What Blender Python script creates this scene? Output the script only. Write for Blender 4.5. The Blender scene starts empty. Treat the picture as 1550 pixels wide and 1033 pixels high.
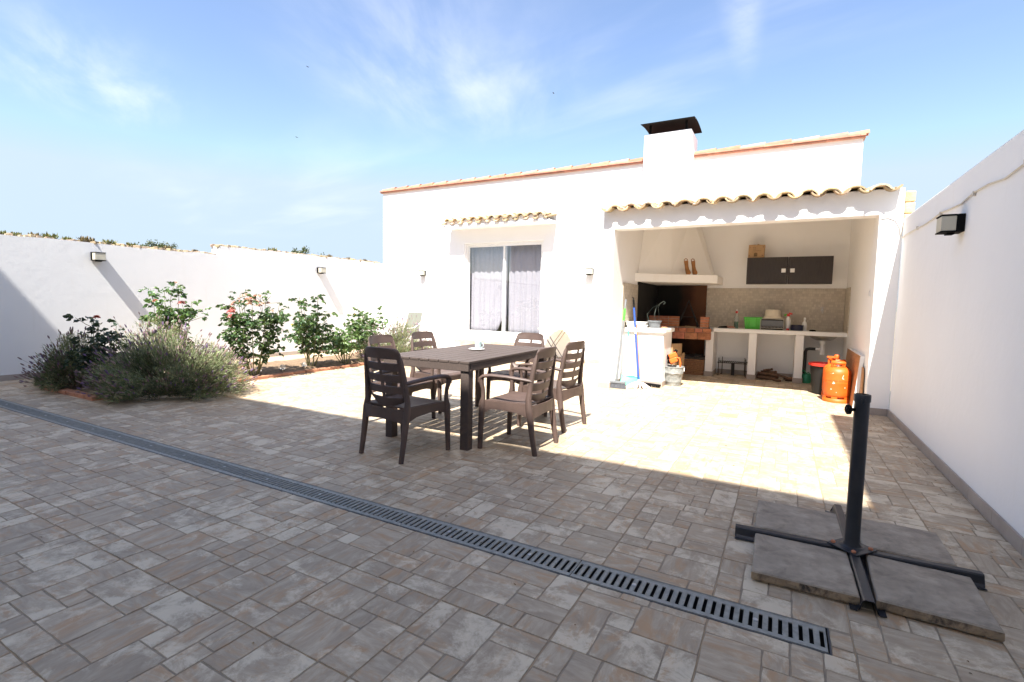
import bpy, math, random
from mathutils import Vector, Matrix
random.seed(7)
R = math.radians
V = Vector
S = bpy.context.scene
C = S.collection
ORG = {}

# ------------------------------------------------------------------ materials
def nn(nt, t, **kw):
    n = nt.nodes.new(t)
    for k, v in kw.items():
        setattr(n, k, v)
    return n

def setin(n, **kw):
    for k, v in kw.items():
        n.inputs[k.replace('_', ' ')].default_value = v

def rgb(c): return (c[0], c[1], c[2], 1.0)

def ramp(nt, stops, interp='LINEAR'):
    r = nn(nt, 'ShaderNodeValToRGB'); cr = r.color_ramp; cr.interpolation = interp
    while len(cr.elements) < len(stops): cr.elements.new(.5)
    for e, (p, c) in zip(cr.elements, stops):
        e.position = p; e.color = rgb(c) if len(c) == 3 else c
    return r

def mix(nt, a, b, fac, mode='MIX'):
    m = nn(nt, 'ShaderNodeMix', data_type='RGBA', blend_type=mode)
    for sock, v in ((0, fac), (6, a), (7, b)):
        if isinstance(v, (int, float)): m.inputs[sock].default_value = v
        elif isinstance(v, tuple): m.inputs[sock].default_value = rgb(v)
        else: nt.links.new(v, m.inputs[sock])
    return m.outputs[2]

def noise(nt, vec, scale, detail=5, rough=.55, dist=0):
    n = nn(nt, 'ShaderNodeTexNoise'); setin(n, Scale=scale, Detail=detail, Roughness=rough, Distortion=dist)
    nt.links.new(vec, n.inputs['Vector']); return n.outputs['Fac']

def vscale(nt, vec, s):
    m = nn(nt, 'ShaderNodeMapping'); m.inputs['Scale'].default_value = s
    nt.links.new(vec, m.inputs['Vector']); return m.outputs[0]

def newmat(name):
    m = bpy.data.materials.new(name); m.use_nodes = True
    nt = m.node_tree; b = nt.nodes['Principled BSDF']
    return m, nt, b

def bumped(nt, b, h, strength, dist):
    n = nn(nt, 'ShaderNodeBump'); setin(n, Strength=strength, Distance=dist)
    nt.links.new(h, n.inputs['Height']); nt.links.new(n.outputs[0], b.inputs['Normal'])

def pmat(name, col, rough=.6, var=.14, scale=6, bump=0, bscale=60, metal=0, tint=0, stretch=(1, 1, 1), spec=.5, stain=None, dist=.004):
    m, nt, b = newmat(name)
    tc = nn(nt, 'ShaderNodeTexCoord').outputs['Object']
    v = vscale(nt, tc, stretch)
    f = noise(nt, v, scale, 6, .6)
    lo = tuple(c * (1 - var) for c in col); hi = tuple(min(1, c * (1 + var)) for c in col)
    c = ramp(nt, [(.3, lo), (.7, hi)]); nt.links.new(f, c.inputs[0]); out = c.outputs[0]
    if stain:
        sc, s0, s1, ssc = stain
        g = noise(nt, tc, ssc, 6, .65, .6)
        r2 = ramp(nt, [(s0, (0, 0, 0)), (s1, (1, 1, 1))]); nt.links.new(g, r2.inputs[0])
        out = mix(nt, out, sc, r2.outputs[0])
    if tint:
        a = nn(nt, 'ShaderNodeAttribute', attribute_name='tint')
        out = mix(nt, out, a.outputs['Color'], float(tint), 'MULTIPLY')
    nt.links.new(out, b.inputs['Base Color'])
    b.inputs['Roughness'].default_value = rough; b.inputs['Metallic'].default_value = metal
    b.inputs['Specular IOR Level'].default_value = spec
    if bump:
        bumped(nt, b, noise(nt, v, bscale, 6, .6), bump, dist)
    return m

def leafmat(name, rough=.45, trans=.25, tt=(1.5, 1.5, .6)):
    m, nt, b = newmat(name)
    a = nn(nt, 'ShaderNodeAttribute', attribute_name='tint')
    nt.links.new(a.outputs['Color'], b.inputs['Base Color'])
    b.inputs['Roughness'].default_value = rough
    t = nn(nt, 'ShaderNodeBsdfTranslucent')
    br = mix(nt, a.outputs['Color'], tt, 1.0, 'MULTIPLY')
    nt.links.new(br, t.inputs['Color'])
    mx = nn(nt, 'ShaderNodeMixShader'); mx.inputs[0].default_value = trans
    nt.links.new(b.outputs[0], mx.inputs[1]); nt.links.new(t.outputs[0], mx.inputs[2])
    nt.links.new(mx.outputs[0], nt.nodes['Material Output'].inputs[0])
    return m

def plaster(name, col=(.8, .8, .8), b1=.25, wave=.35):
    m, nt, b = newmat(name)
    tc = nn(nt, 'ShaderNodeTexCoord').outputs['Object']
    f = noise(nt, tc, 1.3, 5, .6)
    c = ramp(nt, [(.3, tuple(x * .97 for x in col)), (.7, col)]); nt.links.new(f, c.inputs[0])
    # faint rain streaks and scuffs
    g = noise(nt, vscale(nt, tc, (5, 5, .5)), 1.6, 5, .6)
    rr = ramp(nt, [(.6, (0, 0, 0)), (.9, (1, 1, 1))]); nt.links.new(g, rr.inputs[0])
    out = mix(nt, c.outputs[0], tuple(x * .93 for x in (col[0], col[1] * .99, col[2] * .96)), rr.outputs[0])
    nt.links.new(out, b.inputs['Base Color'])
    b.inputs['Roughness'].default_value = .9; b.inputs['Specular IOR Level'].default_value = .25
    n1 = noise(nt, tc, 5, 8, .62); n2 = noise(nt, tc, 1.1, 3, .5)
    ma = nn(nt, 'ShaderNodeMath', operation='MULTIPLY_ADD'); ma.inputs[1].default_value = wave * 4
    nt.links.new(n2, ma.inputs[0]); nt.links.new(n1, ma.inputs[2])
    bumped(nt, b, ma.outputs[0], b1, .02)
    return m

M = {}
M['plaster'] = plaster('white_plaster', (.83, .83, .825))
M['plaster_rough'] = plaster('rough_white_plaster', (.69, .698, .705), .17, .35)
M['soft_white'] = plaster('interior_white', (.87, .855, .82), .12, .2)
M['terracotta'] = pmat('terracotta', (.46, .21, .145), .75, .2, 9, .2, 70, tint=1)
M['old_tile'] = pmat('old_clay_tile', (.50, .375, .24), .85, .35, 7, .4, 40, tint=1, stain=((.2, .155, .11), .48, .68, 9))
M['brick'] = pmat('red_brick', (.42, .17, .09), .9, .3, 14, .4, 60, tint=1)
M['brick_edge'] = pmat('edging_brick', (.38, .175, .10), .9, .3, 10, .4, 60)
M['mortar'] = pmat('mortar', (.3, .24, .19), .95, .2, 20, .3, 80)
M['skirting'] = pmat('skirting_tile', (.33, .285, .25), .5, .15, 5, .08, 50)
M['step_tile'] = pmat('travertine_tile', (.38, .285, .19), .55, .25, 7, .15, 50)
M['dark_metal'] = pmat('anthracite_metal', (.026, .027, .031), .45, .15, 12, .05, 200, metal=.3)
M['black'] = pmat('black_metal', (.007, .007, .0072), .8, .2, 12, spec=.08)
M['rust_black'] = pmat('blackened_iron', (.03, .026, .024), .7, .3, 20, .2, 90)
M['galv'] = pmat('galvanised_steel', (.255, .255, .228), .55, .25, 30, .2, 120, metal=.15)
M['zinc_old'] = pmat('zinc_bucket', (.25, .265, .26), .6, .35, 22, .15, 90, metal=.2)
M['steel'] = pmat('brushed_steel', (.5, .48, .45), .3, .1, 12, metal=.9)
M['plastic_brown'] = pmat('brown_resin', (.080, .053, .044), .52, .2, 7, .12, 260, stretch=(1, 1, 1), dist=.002)
M['table_brown'] = pmat('brown_wood_resin', (.074, .057, .050), .6, .14, 14, .2, 60, stretch=(6, 1, 6), dist=.002, spec=.25)
M['concrete'] = pmat('weathered_concrete', (.31, .258, .195), .95, .3, 9, .6, 70, stain=((.15, .12, .088), .5, .75, 5), dist=.006)
M['slab_edge'] = pmat('blackened_concrete_edge', (.30, .22, .14), .95, .3, 9, .6, 70, stain=((.045, .037, .03), .46, .68, 16), dist=.006)
M['lamp_glass'] = pmat('opal_lamp_panel', (.46, .44, .36), .35, .04, 5)
M['white_paint'] = pmat('white_lacquer', (.8, .8, .79), .4, .03, 5)
M['white_plastic'] = pmat('white_plastic', (.78, .78, .76), .35, .05, 8)
M['cream_plastic'] = pmat('cream_plastic', (.62, .56, .44), .4, .06, 8)
M['wenge'] = pmat('dark_wenge', (.034, .026, .022), .45, .3, 8, .1, 60, stretch=(14, 14, 1))
M['cardboard'] = pmat('cardboard', (.42, .27, .14), .9, .12, 8, .1, 60)
M['ink'] = pmat('brown_ink', (.14, .085, .04), .9, .1, 8)
M['leather'] = pmat('tan_leather', (.30, .13, .035), .55, .25, 15, .2, 60)
M['orange_paint'] = pmat('orange_paint', (.62, .108, .008), .5, .08, 12, .1, 60)
M['orange_plastic'] = pmat('orange_plastic', (.72, .13, .02), .4, .08, 12)
M['chip'] = pmat('chipped_paint', (.75, .68, .58), .6, .05, 12)
M['dark_orange'] = pmat('dark_orange_print', (.42, .09, .01), .5, .1, 12)
M['black_tub'] = pmat('dark_bin_plastic', (.012, .0115, .011), .6, .1, 12, spec=.3)
M['red'] = pmat('red_plastic', (.6, .03, .02), .35, .08, 12)
M['green'] = pmat('bright_green_plastic', (.06, .42, .03), .35, .06, 12)
M['dark_green'] = pmat('watering_can_green', (.02, .22, .11), .4, .06, 12)
M['hook_green'] = pmat('grey_green_hook', (.10, .13, .11), .5, .1, 12)
M['aqua'] = pmat('aqua_plastic', (.10, .36, .28), .4, .06, 12)
M['blue'] = pmat('blue_metal', (.02, .075, .36), .35, .06, 12)
M['navy'] = pmat('navy_enamel', (.018, .022, .05), .3, .08, 12)
M['grey_plastic'] = pmat('grey_plastic', (.13, .14, .15), .5, .1, 12)
M['grey_light'] = pmat('pale_grey_plastic', (.3, .31, .32), .5, .1, 12)
M['bristle'] = pmat('dark_bristle', (.06, .065, .075), .8, .3, 60, .5, 200, stretch=(1, 1, .1))
M['mop'] = pmat('mop_cotton', (.62, .52, .48), .95, .2, 40, .6, 120, stretch=(1, 1, .3))
M['wood'] = pmat('wood_board', (.36, .19, .08), .6, .2, 5, .1, 50, stretch=(8, 1, 8))
M['brown_pole'] = pmat('brown_pole', (.42, .17, .05), .5, .1, 12)
M['bark'] = pmat('bark', (.13, .075, .045), .95, .4, 22, .8, 50, stretch=(1, 1, 1), dist=.01)
M['cut_wood'] = pmat('cut_wood', (.4, .26, .14), .9, .2, 25)
M['wicker'] = pmat('wicker', (.30, .155, .075), .7, .3, 40, .6, 120)
M['soil'] = pmat('dry_soil', (.19, .13, .08), .97, .35, 12, .8, 40, dist=.02)
M['earth'] = pmat('earth', (.28, .22, .14), .97, .3, .4, .5, 6)
M['rubble'] = pmat('rubble_stone', (.29, .235, .17), .97, .35, 9, .7, 40, dist=.015, tint=1)
M['sandstone'] = pmat('sandstone_block', (.52, .38, .2), .95, .3, 9, .7, 30, dist=.015)
M['porcelain'] = pmat('porcelain', (.74, .73, .7), .2, .05, 10)
M['cup_print'] = pmat('patterned_cup', (.42, .52, .52), .25, .5, 45)
M['fabric_green'] = pmat('chair_textilene', (.15, .16, .135), .8, .1, 60)
M['wood_top'] = pmat('pale_table_wood', (.66, .5, .3), .5, .15, 8, stretch=(10, 1, 1))
M['curtain'] = pmat('lilac_curtain', (.40, .385, .42), .9, .06, 20, .1, 200, tint=1)
M['alu'] = pmat('white_aluminium', (.8, .8, .79), .35, .03, 8)
M['pvc'] = pmat('dark_pvc', (.04, .042, .045), .45, .1, 10)
M['cable'] = pmat('cable_sheath', (.62, .58, .5), .6, .1, 10)
M['stem'] = pmat('rose_cane', (.12, .12, .05), .8, .3, 30)
M['woody'] = pmat('woody_stem', (.16, .11, .07), .9, .3, 30)
M['leaf'] = leafmat('rose_leaf', .38, .22)
M['petal'] = leafmat('rose_petal', .6, .3, (1, .9, .9))
M['lav_leaf'] = leafmat('lavender_leaf', .8, .2)
M['lav_flower'] = leafmat('lavender_flower', .85, .2)
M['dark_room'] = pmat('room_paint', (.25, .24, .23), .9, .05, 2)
M['meat'] = pmat('paper_wrapping', (.45, .22, .15), .7, .4, 30)
M['bird'] = pmat('bird_feather', (.03, .03, .032), .8, .1, 5)

def soot_mat():
    m, nt, b = newmat('sooty_firebrick')
    g = nn(nt, 'ShaderNodeNewGeometry').outputs['Position']
    sp = nn(nt, 'ShaderNodeSeparateXYZ'); nt.links.new(g, sp.inputs[0])
    n = noise(nt, g, 3.5, 6, .6)
    mr = nn(nt, 'ShaderNodeMapRange'); setin(mr, From_Min=-1.95, From_Max=-1.42); nt.links.new(sp.outputs[0], mr.inputs[0])
    ad = nn(nt, 'ShaderNodeMath', operation='MULTIPLY_ADD'); ad.inputs[1].default_value = .5; nt.links.new(n, ad.inputs[0]); nt.links.new(mr.outputs[0], ad.inputs[2])
    r = ramp(nt, [(.35, (.004, .0035, .003)), (.75, (.05, .018, .008)), (1.0, (.11, .045, .02))]); nt.links.new(ad.outputs[0], r.inputs[0])
    nt.links.new(r.outputs[0], b.inputs['Base Color']); b.inputs['Roughness'].default_value = .9
    bumped(nt, b, n, .3, .01); return m
M['soot'] = soot_mat()

def mosaic_mat():
    m, nt, b = newmat('stone_mosaic')
    g = nn(nt, 'ShaderNodeNewGeometry').outputs['Position']
    sp = nn(nt, 'ShaderNodeSeparateXYZ'); nt.links.new(g, sp.inputs[0])
    ad = nn(nt, 'ShaderNodeMath', operation='ADD'); nt.links.new(sp.outputs[0], ad.inputs[0]); nt.links.new(sp.outputs[1], ad.inputs[1])
    cb = nn(nt, 'ShaderNodeCombineXYZ'); nt.links.new(ad.outputs[0], cb.inputs[0]); nt.links.new(sp.outputs[2], cb.inputs[1])
    def brick(w_, h_, off, sq, fq, mort):
        br = nn(nt, 'ShaderNodeTexBrick'); br.offset = off; br.squash = sq; br.squash_frequency = fq; br.offset_frequency = 3
        setin(br, Scale=1.0, Mortar_Size=mort, Brick_Width=w_, Row_Height=h_, Bias=.1, Mortar_Smooth=.4)
        br.inputs['Color1'].default_value = rgb((.37, .325, .265)); br.inputs['Color2'].default_value = rgb((.58, .52, .43)); br.inputs['Mortar'].default_value = rgb((.34, .30, .245))
        nt.links.new(cb.outputs[0], br.inputs['Vector']); return br
    b1 = brick(.055, .048, .37, .6, 2, .0022); b2 = brick(.36, .24, .0, 1, 2, .002)
    n = noise(nt, g, 26, 5); n2 = noise(nt, g, 2.5, 3)
    o = mix(nt, b1.outputs[0], (.46, .40, .31), n)
    o = mix(nt, b1.outputs[0], o, .7); o = mix(nt, o, b2.outputs[0], .16); o = mix(nt, o, (.5, .44, .35), n2)
    o = mix(nt, b1.outputs[0], o, .55)
    nt.links.new(o, b.inputs['Base Color']); b.inputs['Roughness'].default_value = .6
    inv = nn(nt, 'ShaderNodeMath', operation='SUBTRACT'); inv.inputs[0].default_value = 1; nt.links.new(b1.outputs['Fac'], inv.inputs[1])
    bumped(nt, b, inv.outputs[0], .35, .003); return m
M['mosaic'] = mosaic_mat()

def paving_mat():
    m, nt, b = newmat('stone_effect_tile')
    g = nn(nt, 'ShaderNodeNewGeometry').outputs['Position']
    at = nn(nt, 'ShaderNodeAttribute', attribute_name='tint')
    sp = nn(nt, 'ShaderNodeSeparateColor'); nt.links.new(at.outputs['Color'], sp.inputs[0])
    off = nn(nt, 'ShaderNodeVectorMath', operation='MULTIPLY_ADD')
    nt.links.new(at.outputs['Color'], off.inputs[0]); off.inputs[1].default_value = (31, 47, 73); nt.links.new(g, off.inputs[2])
    va = vscale(nt, off.outputs[0], (1, 3.4, 1)); vb = vscale(nt, off.outputs[0], (3.4, 1, 1))
    gt = nn(nt, 'ShaderNodeMath', operation='GREATER_THAN'); gt.inputs[1].default_value = .55; nt.links.new(sp.outputs[2], gt.inputs[0])
    vm = nn(nt, 'ShaderNodeMix', data_type='VECTOR'); nt.links.new(gt.outputs[0], vm.inputs[0]); nt.links.new(va, vm.inputs[4]); nt.links.new(vb, vm.inputs[5])
    v = vm.outputs[1]
    f = noise(nt, v, 5.5, 12, .72, .8)
    c = ramp(nt, [(.25, (.245, .184, .124)), (.42, (.325, .254, .174)), (.58, (.41, .332, .234)), (.82, (.57, .48, .354))]); nt.links.new(f, c.inputs[0])
    k = nn(nt, 'ShaderNodeMapRange'); setin(k, To_Min=.92, To_Max=1.10); nt.links.new(sp.outputs[0], k.inputs[0])
    o = mix(nt, c.outputs[0], k.outputs[0], 1.0, 'MULTIPLY')
    # warm iron tones
    f2 = noise(nt, v, 3.6, 10, .72, 1.2)
    gg = nn(nt, 'ShaderNodeMath', operation='MULTIPLY_ADD'); gg.inputs[1].default_value = .06; nt.links.new(sp.outputs[1], gg.inputs[0]); nt.links.new(f2, gg.inputs[2])
    r2 = ramp(nt, [(.53, (0, 0, 0)), (.67, (.85, .85, .85))]); nt.links.new(gg.outputs[0], r2.inputs[0])
    o = mix(nt, o, (.40, .245, .125), r2.outputs[0])
    # chalky worn flakes
    f3 = noise(nt, off.outputs[0], 9.5, 11, .76, .4); f4 = noise(nt, off.outputs[0], 2.3, 3)
    mm = nn(nt, 'ShaderNodeMath', operation='MULTIPLY'); nt.links.new(f3, mm.inputs[0]); nt.links.new(f4, mm.inputs[1])
    r3 = ramp(nt, [(.25, (0, 0, 0)), (.33, (.7, .7, .7))]); nt.links.new(mm.outputs[0], r3.inputs[0])
    o = mix(nt, o, (.66, .57, .42), r3.outputs[0])
    f5 = noise(nt, g, 38, 4, .6); r5 = ramp(nt, [(.69, (0, 0, 0)), (.76, (.5, .5, .5))]); nt.links.new(f5, r5.inputs[0])
    o = mix(nt, o, (.2, .13, .08), r5.outputs[0])
    nt.links.new(o, b.inputs['Base Color'])
    rr = nn(nt, 'ShaderNodeMapRange'); setin(rr, To_Min=.42, To_Max=.68); nt.links.new(f, rr.inputs[0]); nt.links.new(rr.outputs[0], b.inputs['Roughness'])
    b.inputs['Specular IOR Level'].default_value = .4
    bumped(nt, b, noise(nt, v, 9, 9, .65), .13, .006)
    return m
M['paving'] = paving_mat()
M['joint'] = pmat('dark_joint', (.265, .212, .152), .9, .2, 20, .2, 80)
M['grout'] = pmat('sand_grout', (.40, .285, .165), .95, .25, 8, .2, 90)

def glass_mat():
    m, nt, b = newmat('window_glass'); nt.nodes.remove(b)
    t = nn(nt, 'ShaderNodeBsdfTransparent'); t.inputs[0].default_value = (.93, .94, .95, 1)
    g = nn(nt, 'ShaderNodeBsdfGlossy'); g.inputs['Roughness'].default_value = .02
    lw = nn(nt, 'ShaderNodeLayerWeight'); lw.inputs[0].default_value = .5
    pw = nn(nt, 'ShaderNodeMath', operation='POWER'); pw.inputs[1].default_value = 4; nt.links.new(lw.outputs['Facing'], pw.inputs[0])
    k = nn(nt, 'ShaderNodeMath', operation='MULTIPLY_ADD'); k.inputs[1].default_value = .8; k.inputs[2].default_value = .075; nt.links.new(pw.outputs[0], k.inputs[0])
    mx = nn(nt, 'ShaderNodeMixShader'); nt.links.new(k.outputs[0], mx.inputs[0]); nt.links.new(t.outputs[0], mx.inputs[1]); nt.links.new(g.outputs[0], mx.inputs[2])
    nt.links.new(mx.outputs[0], nt.nodes['Material Output'].inputs[0]); return m
M['glass'] = glass_mat()
def clear_mat(name, col):
    m, nt, b = newmat(name)
    setin(b, Roughness=.12); b.inputs['Transmission Weight'].default_value = .85; b.inputs['Base Color'].default_value = rgb(col); b.inputs['IOR'].default_value = 1.3
    return m
M['clear'] = clear_mat('clear_plastic', (.85, .87, .85))
M['globe'] = clear_mat('globe_glass', (.9, .92, .92))

# ------------------------------------------------------------------ mesh builder
class MB:
    def __init__(s): s.v = []; s.f = []; s.t = []; s.m = []; s.sm = []; s.tint = (1, 1, 1); s.mi = 0; s.smooth = False; s.X = None
    def vert(s, p):
        p = V(p)
        if s.X is not None: p = s.X @ p
        s.v.append(p); return len(s.v) - 1
    def face(s, idx):
        s.f.append(tuple(idx)); s.t.append(s.tint); s.m.append(s.mi); s.sm.append(s.smooth)
    def poly(s, pts): s.face([s.vert(p) for p in pts])
    def box(s, x0, x1, y0, y1, z0, z1):
        i = [s.vert((x, y, z)) for z in (z0, z1) for y in (y0, y1) for x in (x0, x1)]
        for q in ((0, 2, 3, 1), (4, 5, 7, 6), (0, 1, 5, 4), (2, 6, 7, 3), (0, 4, 6, 2), (1, 3, 7, 5)): s.face([i[k] for k in q])
        return s
    def obox(s, c, sx, sy, sz, rot=(0, 0, 0)):
        mt = Matrix.Translation(V(c)) @ Matrix.Rotation(rot[2], 4, 'Z') @ Matrix.Rotation(rot[1], 4, 'Y') @ Matrix.Rotation(rot[0], 4, 'X')
        i = [s.vert(mt @ V((x * sx / 2, y * sy / 2, z * sz / 2))) for z in (-1, 1) for y in (-1, 1) for x in (-1, 1)]
        for q in ((0, 2, 3, 1), (4, 5, 7, 6), (0, 1, 5, 4), (2, 6, 7, 3), (0, 4, 6, 2), (1, 3, 7, 5)): s.face([i[k] for k in q])
        return s
    def loft(s, rings, cap=True, closed=True):
        n = len(rings[0]); idx = [[s.vert(p) for p in r] for r in rings]
        for a, b in zip(idx, idx[1:]):
            for k in range(n if closed else n - 1):
                s.face((a[k], a[(k + 1) % n], b[(k + 1) % n], b[k]))
        if cap and closed:
            s.face(idx[0][::-1]); s.face(idx[-1])
        return s
    def frames(s, pts, up=None):
        pts = [V(p) for p in pts]; out = []; prev = None
        for i, p in enumerate(pts):
            t = (pts[min(i + 1, len(pts) - 1)] - pts[max(i - 1, 0)])
            t = t.normalized() if t.length > 1e-9 else V((0, 0, 1))
            if up is not None: a = V(up)
            else: a = prev if prev is not None else (V((0, 0, 1)) if abs(t.z) < .9 else V((1, 0, 0)))
            b = t.cross(a)
            if b.length < 1e-5: b = t.cross(V((1, 0, 0)) if abs(t.x) < .9 else V((0, 1, 0)))
            b.normalize(); a = b.cross(t).normalized(); prev = a
            out.append((p, t, b, a))
        return out
    def tube(s, pts, r, n=8, cap=True, up=None):
        rs = r if isinstance(r, (list, tuple)) else [r] * len(pts)
        return s.loft([[p + (b * math.cos(2 * math.pi * k / n) + a * math.sin(2 * math.pi * k / n)) * rr for k in range(n)]
                       for (p, t, b, a), rr in zip(s.frames(pts, up), rs)], cap)
    def bar(s, pts, w, h, up=None, ch=.18):
        # rectangular section with chamfered corners; w along side, h along up; lists allowed
        rings = []
        for i, (p, t, b, a) in enumerate(s.frames(pts, up)):
            ww = (w[i] if isinstance(w, (list, tuple)) else w) / 2; hh = (h[i] if isinstance(h, (list, tuple)) else h) / 2
            c = min(ww, hh) * ch * 2
            q = [(-ww + c, -hh), (ww - c, -hh), (ww, -hh + c), (ww, hh - c), (ww - c, hh), (-ww + c, hh), (-ww, hh - c), (-ww, -hh + c)]
            rings.append([p + b * x + a * y for x, y in q])
        return s.loft(rings)
    def lathe(s, prof, n=20, c=(0, 0, 0), cap=True):
        c = V(c)
        return s.loft([[c + V((r * math.cos(2 * math.pi * k / n), r * math.sin(2 * math.pi * k / n), z)) for k in range(n)] for r, z in prof], cap)
    def prism(s, pts, d):
        # extrude polygon (3D points) by vector d
        d = V(d); a = [s.vert(p) for p in pts]; b = [s.vert(V(p) + d) for p in pts]; n = len(a)
        s.face(a[::-1]); s.face(b)
        for k in range(n): s.face((a[k], a[(k + 1) % n], b[(k + 1) % n], b[k]))
        return s
    def slab(s, us, vs, mask, f, nf, t):
        # perforated curved sheet: f(u,v) point, nf(u,v) normal, thickness t
        A = {}; B = {}
        def va(i, j):
            if (i, j) not in A:
                p, n = V(f(us[i], vs[j])), V(nf(us[i], vs[j])).normalized()
                A[i, j] = s.vert(p + n * t / 2); B[i, j] = s.vert(p - n * t / 2)
            return A[i, j], B[i, j]
        nu, nv = len(us) - 1, len(vs) - 1
        fill = lambda i, j: 0 <= i < nu and 0 <= j < nv and mask((us[i] + us[i + 1]) / 2, (vs[j] + vs[j + 1]) / 2)
        for i in range(nu):
            for j in range(nv):
                if not fill(i, j): continue
                q = [va(i, j), va(i + 1, j), va(i + 1, j + 1), va(i, j + 1)]
                s.face([x[0] for x in q]); s.face([x[1] for x in q][::-1])
                for (di, dj, k0, k1) in ((0, -1, 0, 1), (1, 0, 1, 2), (0, 1, 2, 3), (-1, 0, 3, 0)):
                    if not fill(i + di, j + dj): s.face((q[k0][1], q[k1][1], q[k1][0], q[k0][0]))
        return s
    def build(s, name, mat, parent=None, base=None, bev=0, ang=None, seg=2):
        mats = mat if isinstance(mat, list) else [mat]
        o = None
        if parent is not None: org = ORG[parent.name]
        elif base is not None: org = V(base)
        else:
            xs = [p.x for p in s.v]; ys = [p.y for p in s.v]; zs = [p.z for p in s.v]
            org = V(((min(xs) + max(xs)) / 2, (min(ys) + max(ys)) / 2, min(zs)))
        me = bpy.data.meshes.new(name)
        me.from_pydata([tuple(p - org) for p in s.v], [], s.f); me.update()
        for m_ in mats: me.materials.append(M[m_] if isinstance(m_, str) else m_)
        if any(s.m): me.polygons.foreach_set('material_index', s.m)
        at = me.attributes.new('tint', 'FLOAT_COLOR', 'FACE')
        flat = []
        for c in s.t: flat.extend((c[0], c[1], c[2], 1))
        at.data.foreach_set('color', flat)
        if ang is not None:
            me.polygons.foreach_set('use_smooth', [True] * len(s.f)); me.set_sharp_from_angle(angle=R(ang))
        elif any(s.sm): me.polygons.foreach_set('use_smooth', s.sm)
        o = bpy.data.objects.new(name, me); C.objects.link(o)
        ORG[o.name] = org
        if parent is not None: o.parent = parent
        else: o.location = org
        if bev:
            b = o.modifiers.new('bevel', 'BEVEL'); b.width = bev; b.segments = seg; b.limit_method = 'ANGLE'; b.angle_limit = R(35)
        return o

def tag(o, label=None, cat=None, group=None, kind=None):
    if label: o['label'] = label
    if cat: o['category'] = cat
    if group: o['group'] = group
    if kind: o['kind'] = kind
    return o
def thing(name, loc, label, cat, group=None):
    o = bpy.data.objects.new(name, None); C.objects.link(o); o.location = loc; o.empty_display_size = .1
    ORG[o.name] = V(loc); return tag(o, label, cat, group)
def copy_tree(o, parent=None):
    c = o.copy(); C.objects.link(c); ORG[c.name] = ORG[o.name]
    if parent is not None: c.parent = parent
    for ch in list(o.children): copy_tree(ch, c)
    return c
def B(*a): return MB().box(*a)
def rnd(a, b): return random.uniform(a, b)

# ------------------------------------------------------------------ camera
cam = bpy.data.cameras.new('camera'); co = bpy.data.objects.new('camera', cam); C.objects.link(co)
FPX, YAW, PIT, ROL = 753.96, .4966865, .0752693, .0198706
fw = V((-math.sin(YAW) * math.cos(PIT), math.cos(YAW) * math.cos(PIT), -math.sin(PIT)))
ri = V((math.cos(YAW), math.sin(YAW), 0)); up = ri.cross(fw)
r2 = ri * math.cos(ROL) + up * math.sin(ROL); u2 = up * math.cos(ROL) - ri * math.sin(ROL)
m3 = Matrix((r2, u2, -fw)).transposed()
co.matrix_world = Matrix.Translation((0, 0, 1.3)) @ m3.to_4x4()
cam.sensor_width = 36; cam.lens = FPX / 1550 * 36; cam.clip_end = 3000; cam.clip_start = .02
S.camera = co

# ------------------------------------------------------------------ light
LD = V((-.125, .66, -1.0)).normalized()
sun = bpy.data.lights.new('sun', 'SUN'); sun.energy = 2.95; sun.angle = R(.5); sun.color = (1, .945, .865)
so = bpy.data.objects.new('sun', sun); C.objects.link(so); so.location = (3, -8, 12)
so.rotation_euler = LD.to_track_quat('-Z', 'Y').to_euler()
w = bpy.data.worlds.new('World'); S.world = w; w.use_nodes = True
nt = w.node_tree; bg = nt.nodes['Background']
sky = nn(nt, 'ShaderNodeTexSky', sky_type='NISHITA', sun_disc=False)
sky.sun_elevation = math.asin(-LD.z); sky.sun_rotation = math.atan2(-LD.x, -LD.y)
sky.air_density = 1.0; sky.dust_density = 1.1; sky.ozone_density = 1.0; sky.altitude = 50
tc = nn(nt, 'ShaderNodeTexCoord').outputs['Generated']
sep = nn(nt, 'ShaderNodeSeparateXYZ'); nt.links.new(tc, sep.inputs[0])
mxz = nn(nt, 'ShaderNodeMath', operation='MAXIMUM'); mxz.inputs[1].default_value = .06; nt.links.new(sep.outputs[2], mxz.inputs[0])
dv = []
for k in (0, 1):
    d = nn(nt, 'ShaderNodeMath', operation='DIVIDE'); nt.links.new(sep.outputs[k], d.inputs[0]); nt.links.new(mxz.outputs[0], d.inputs[1]); dv.append(d.outputs[0])
cl = nn(nt, 'ShaderNodeCombineXYZ'); nt.links.new(dv[0], cl.inputs[0]); nt.links.new(dv[1], cl.inputs[1])
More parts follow.
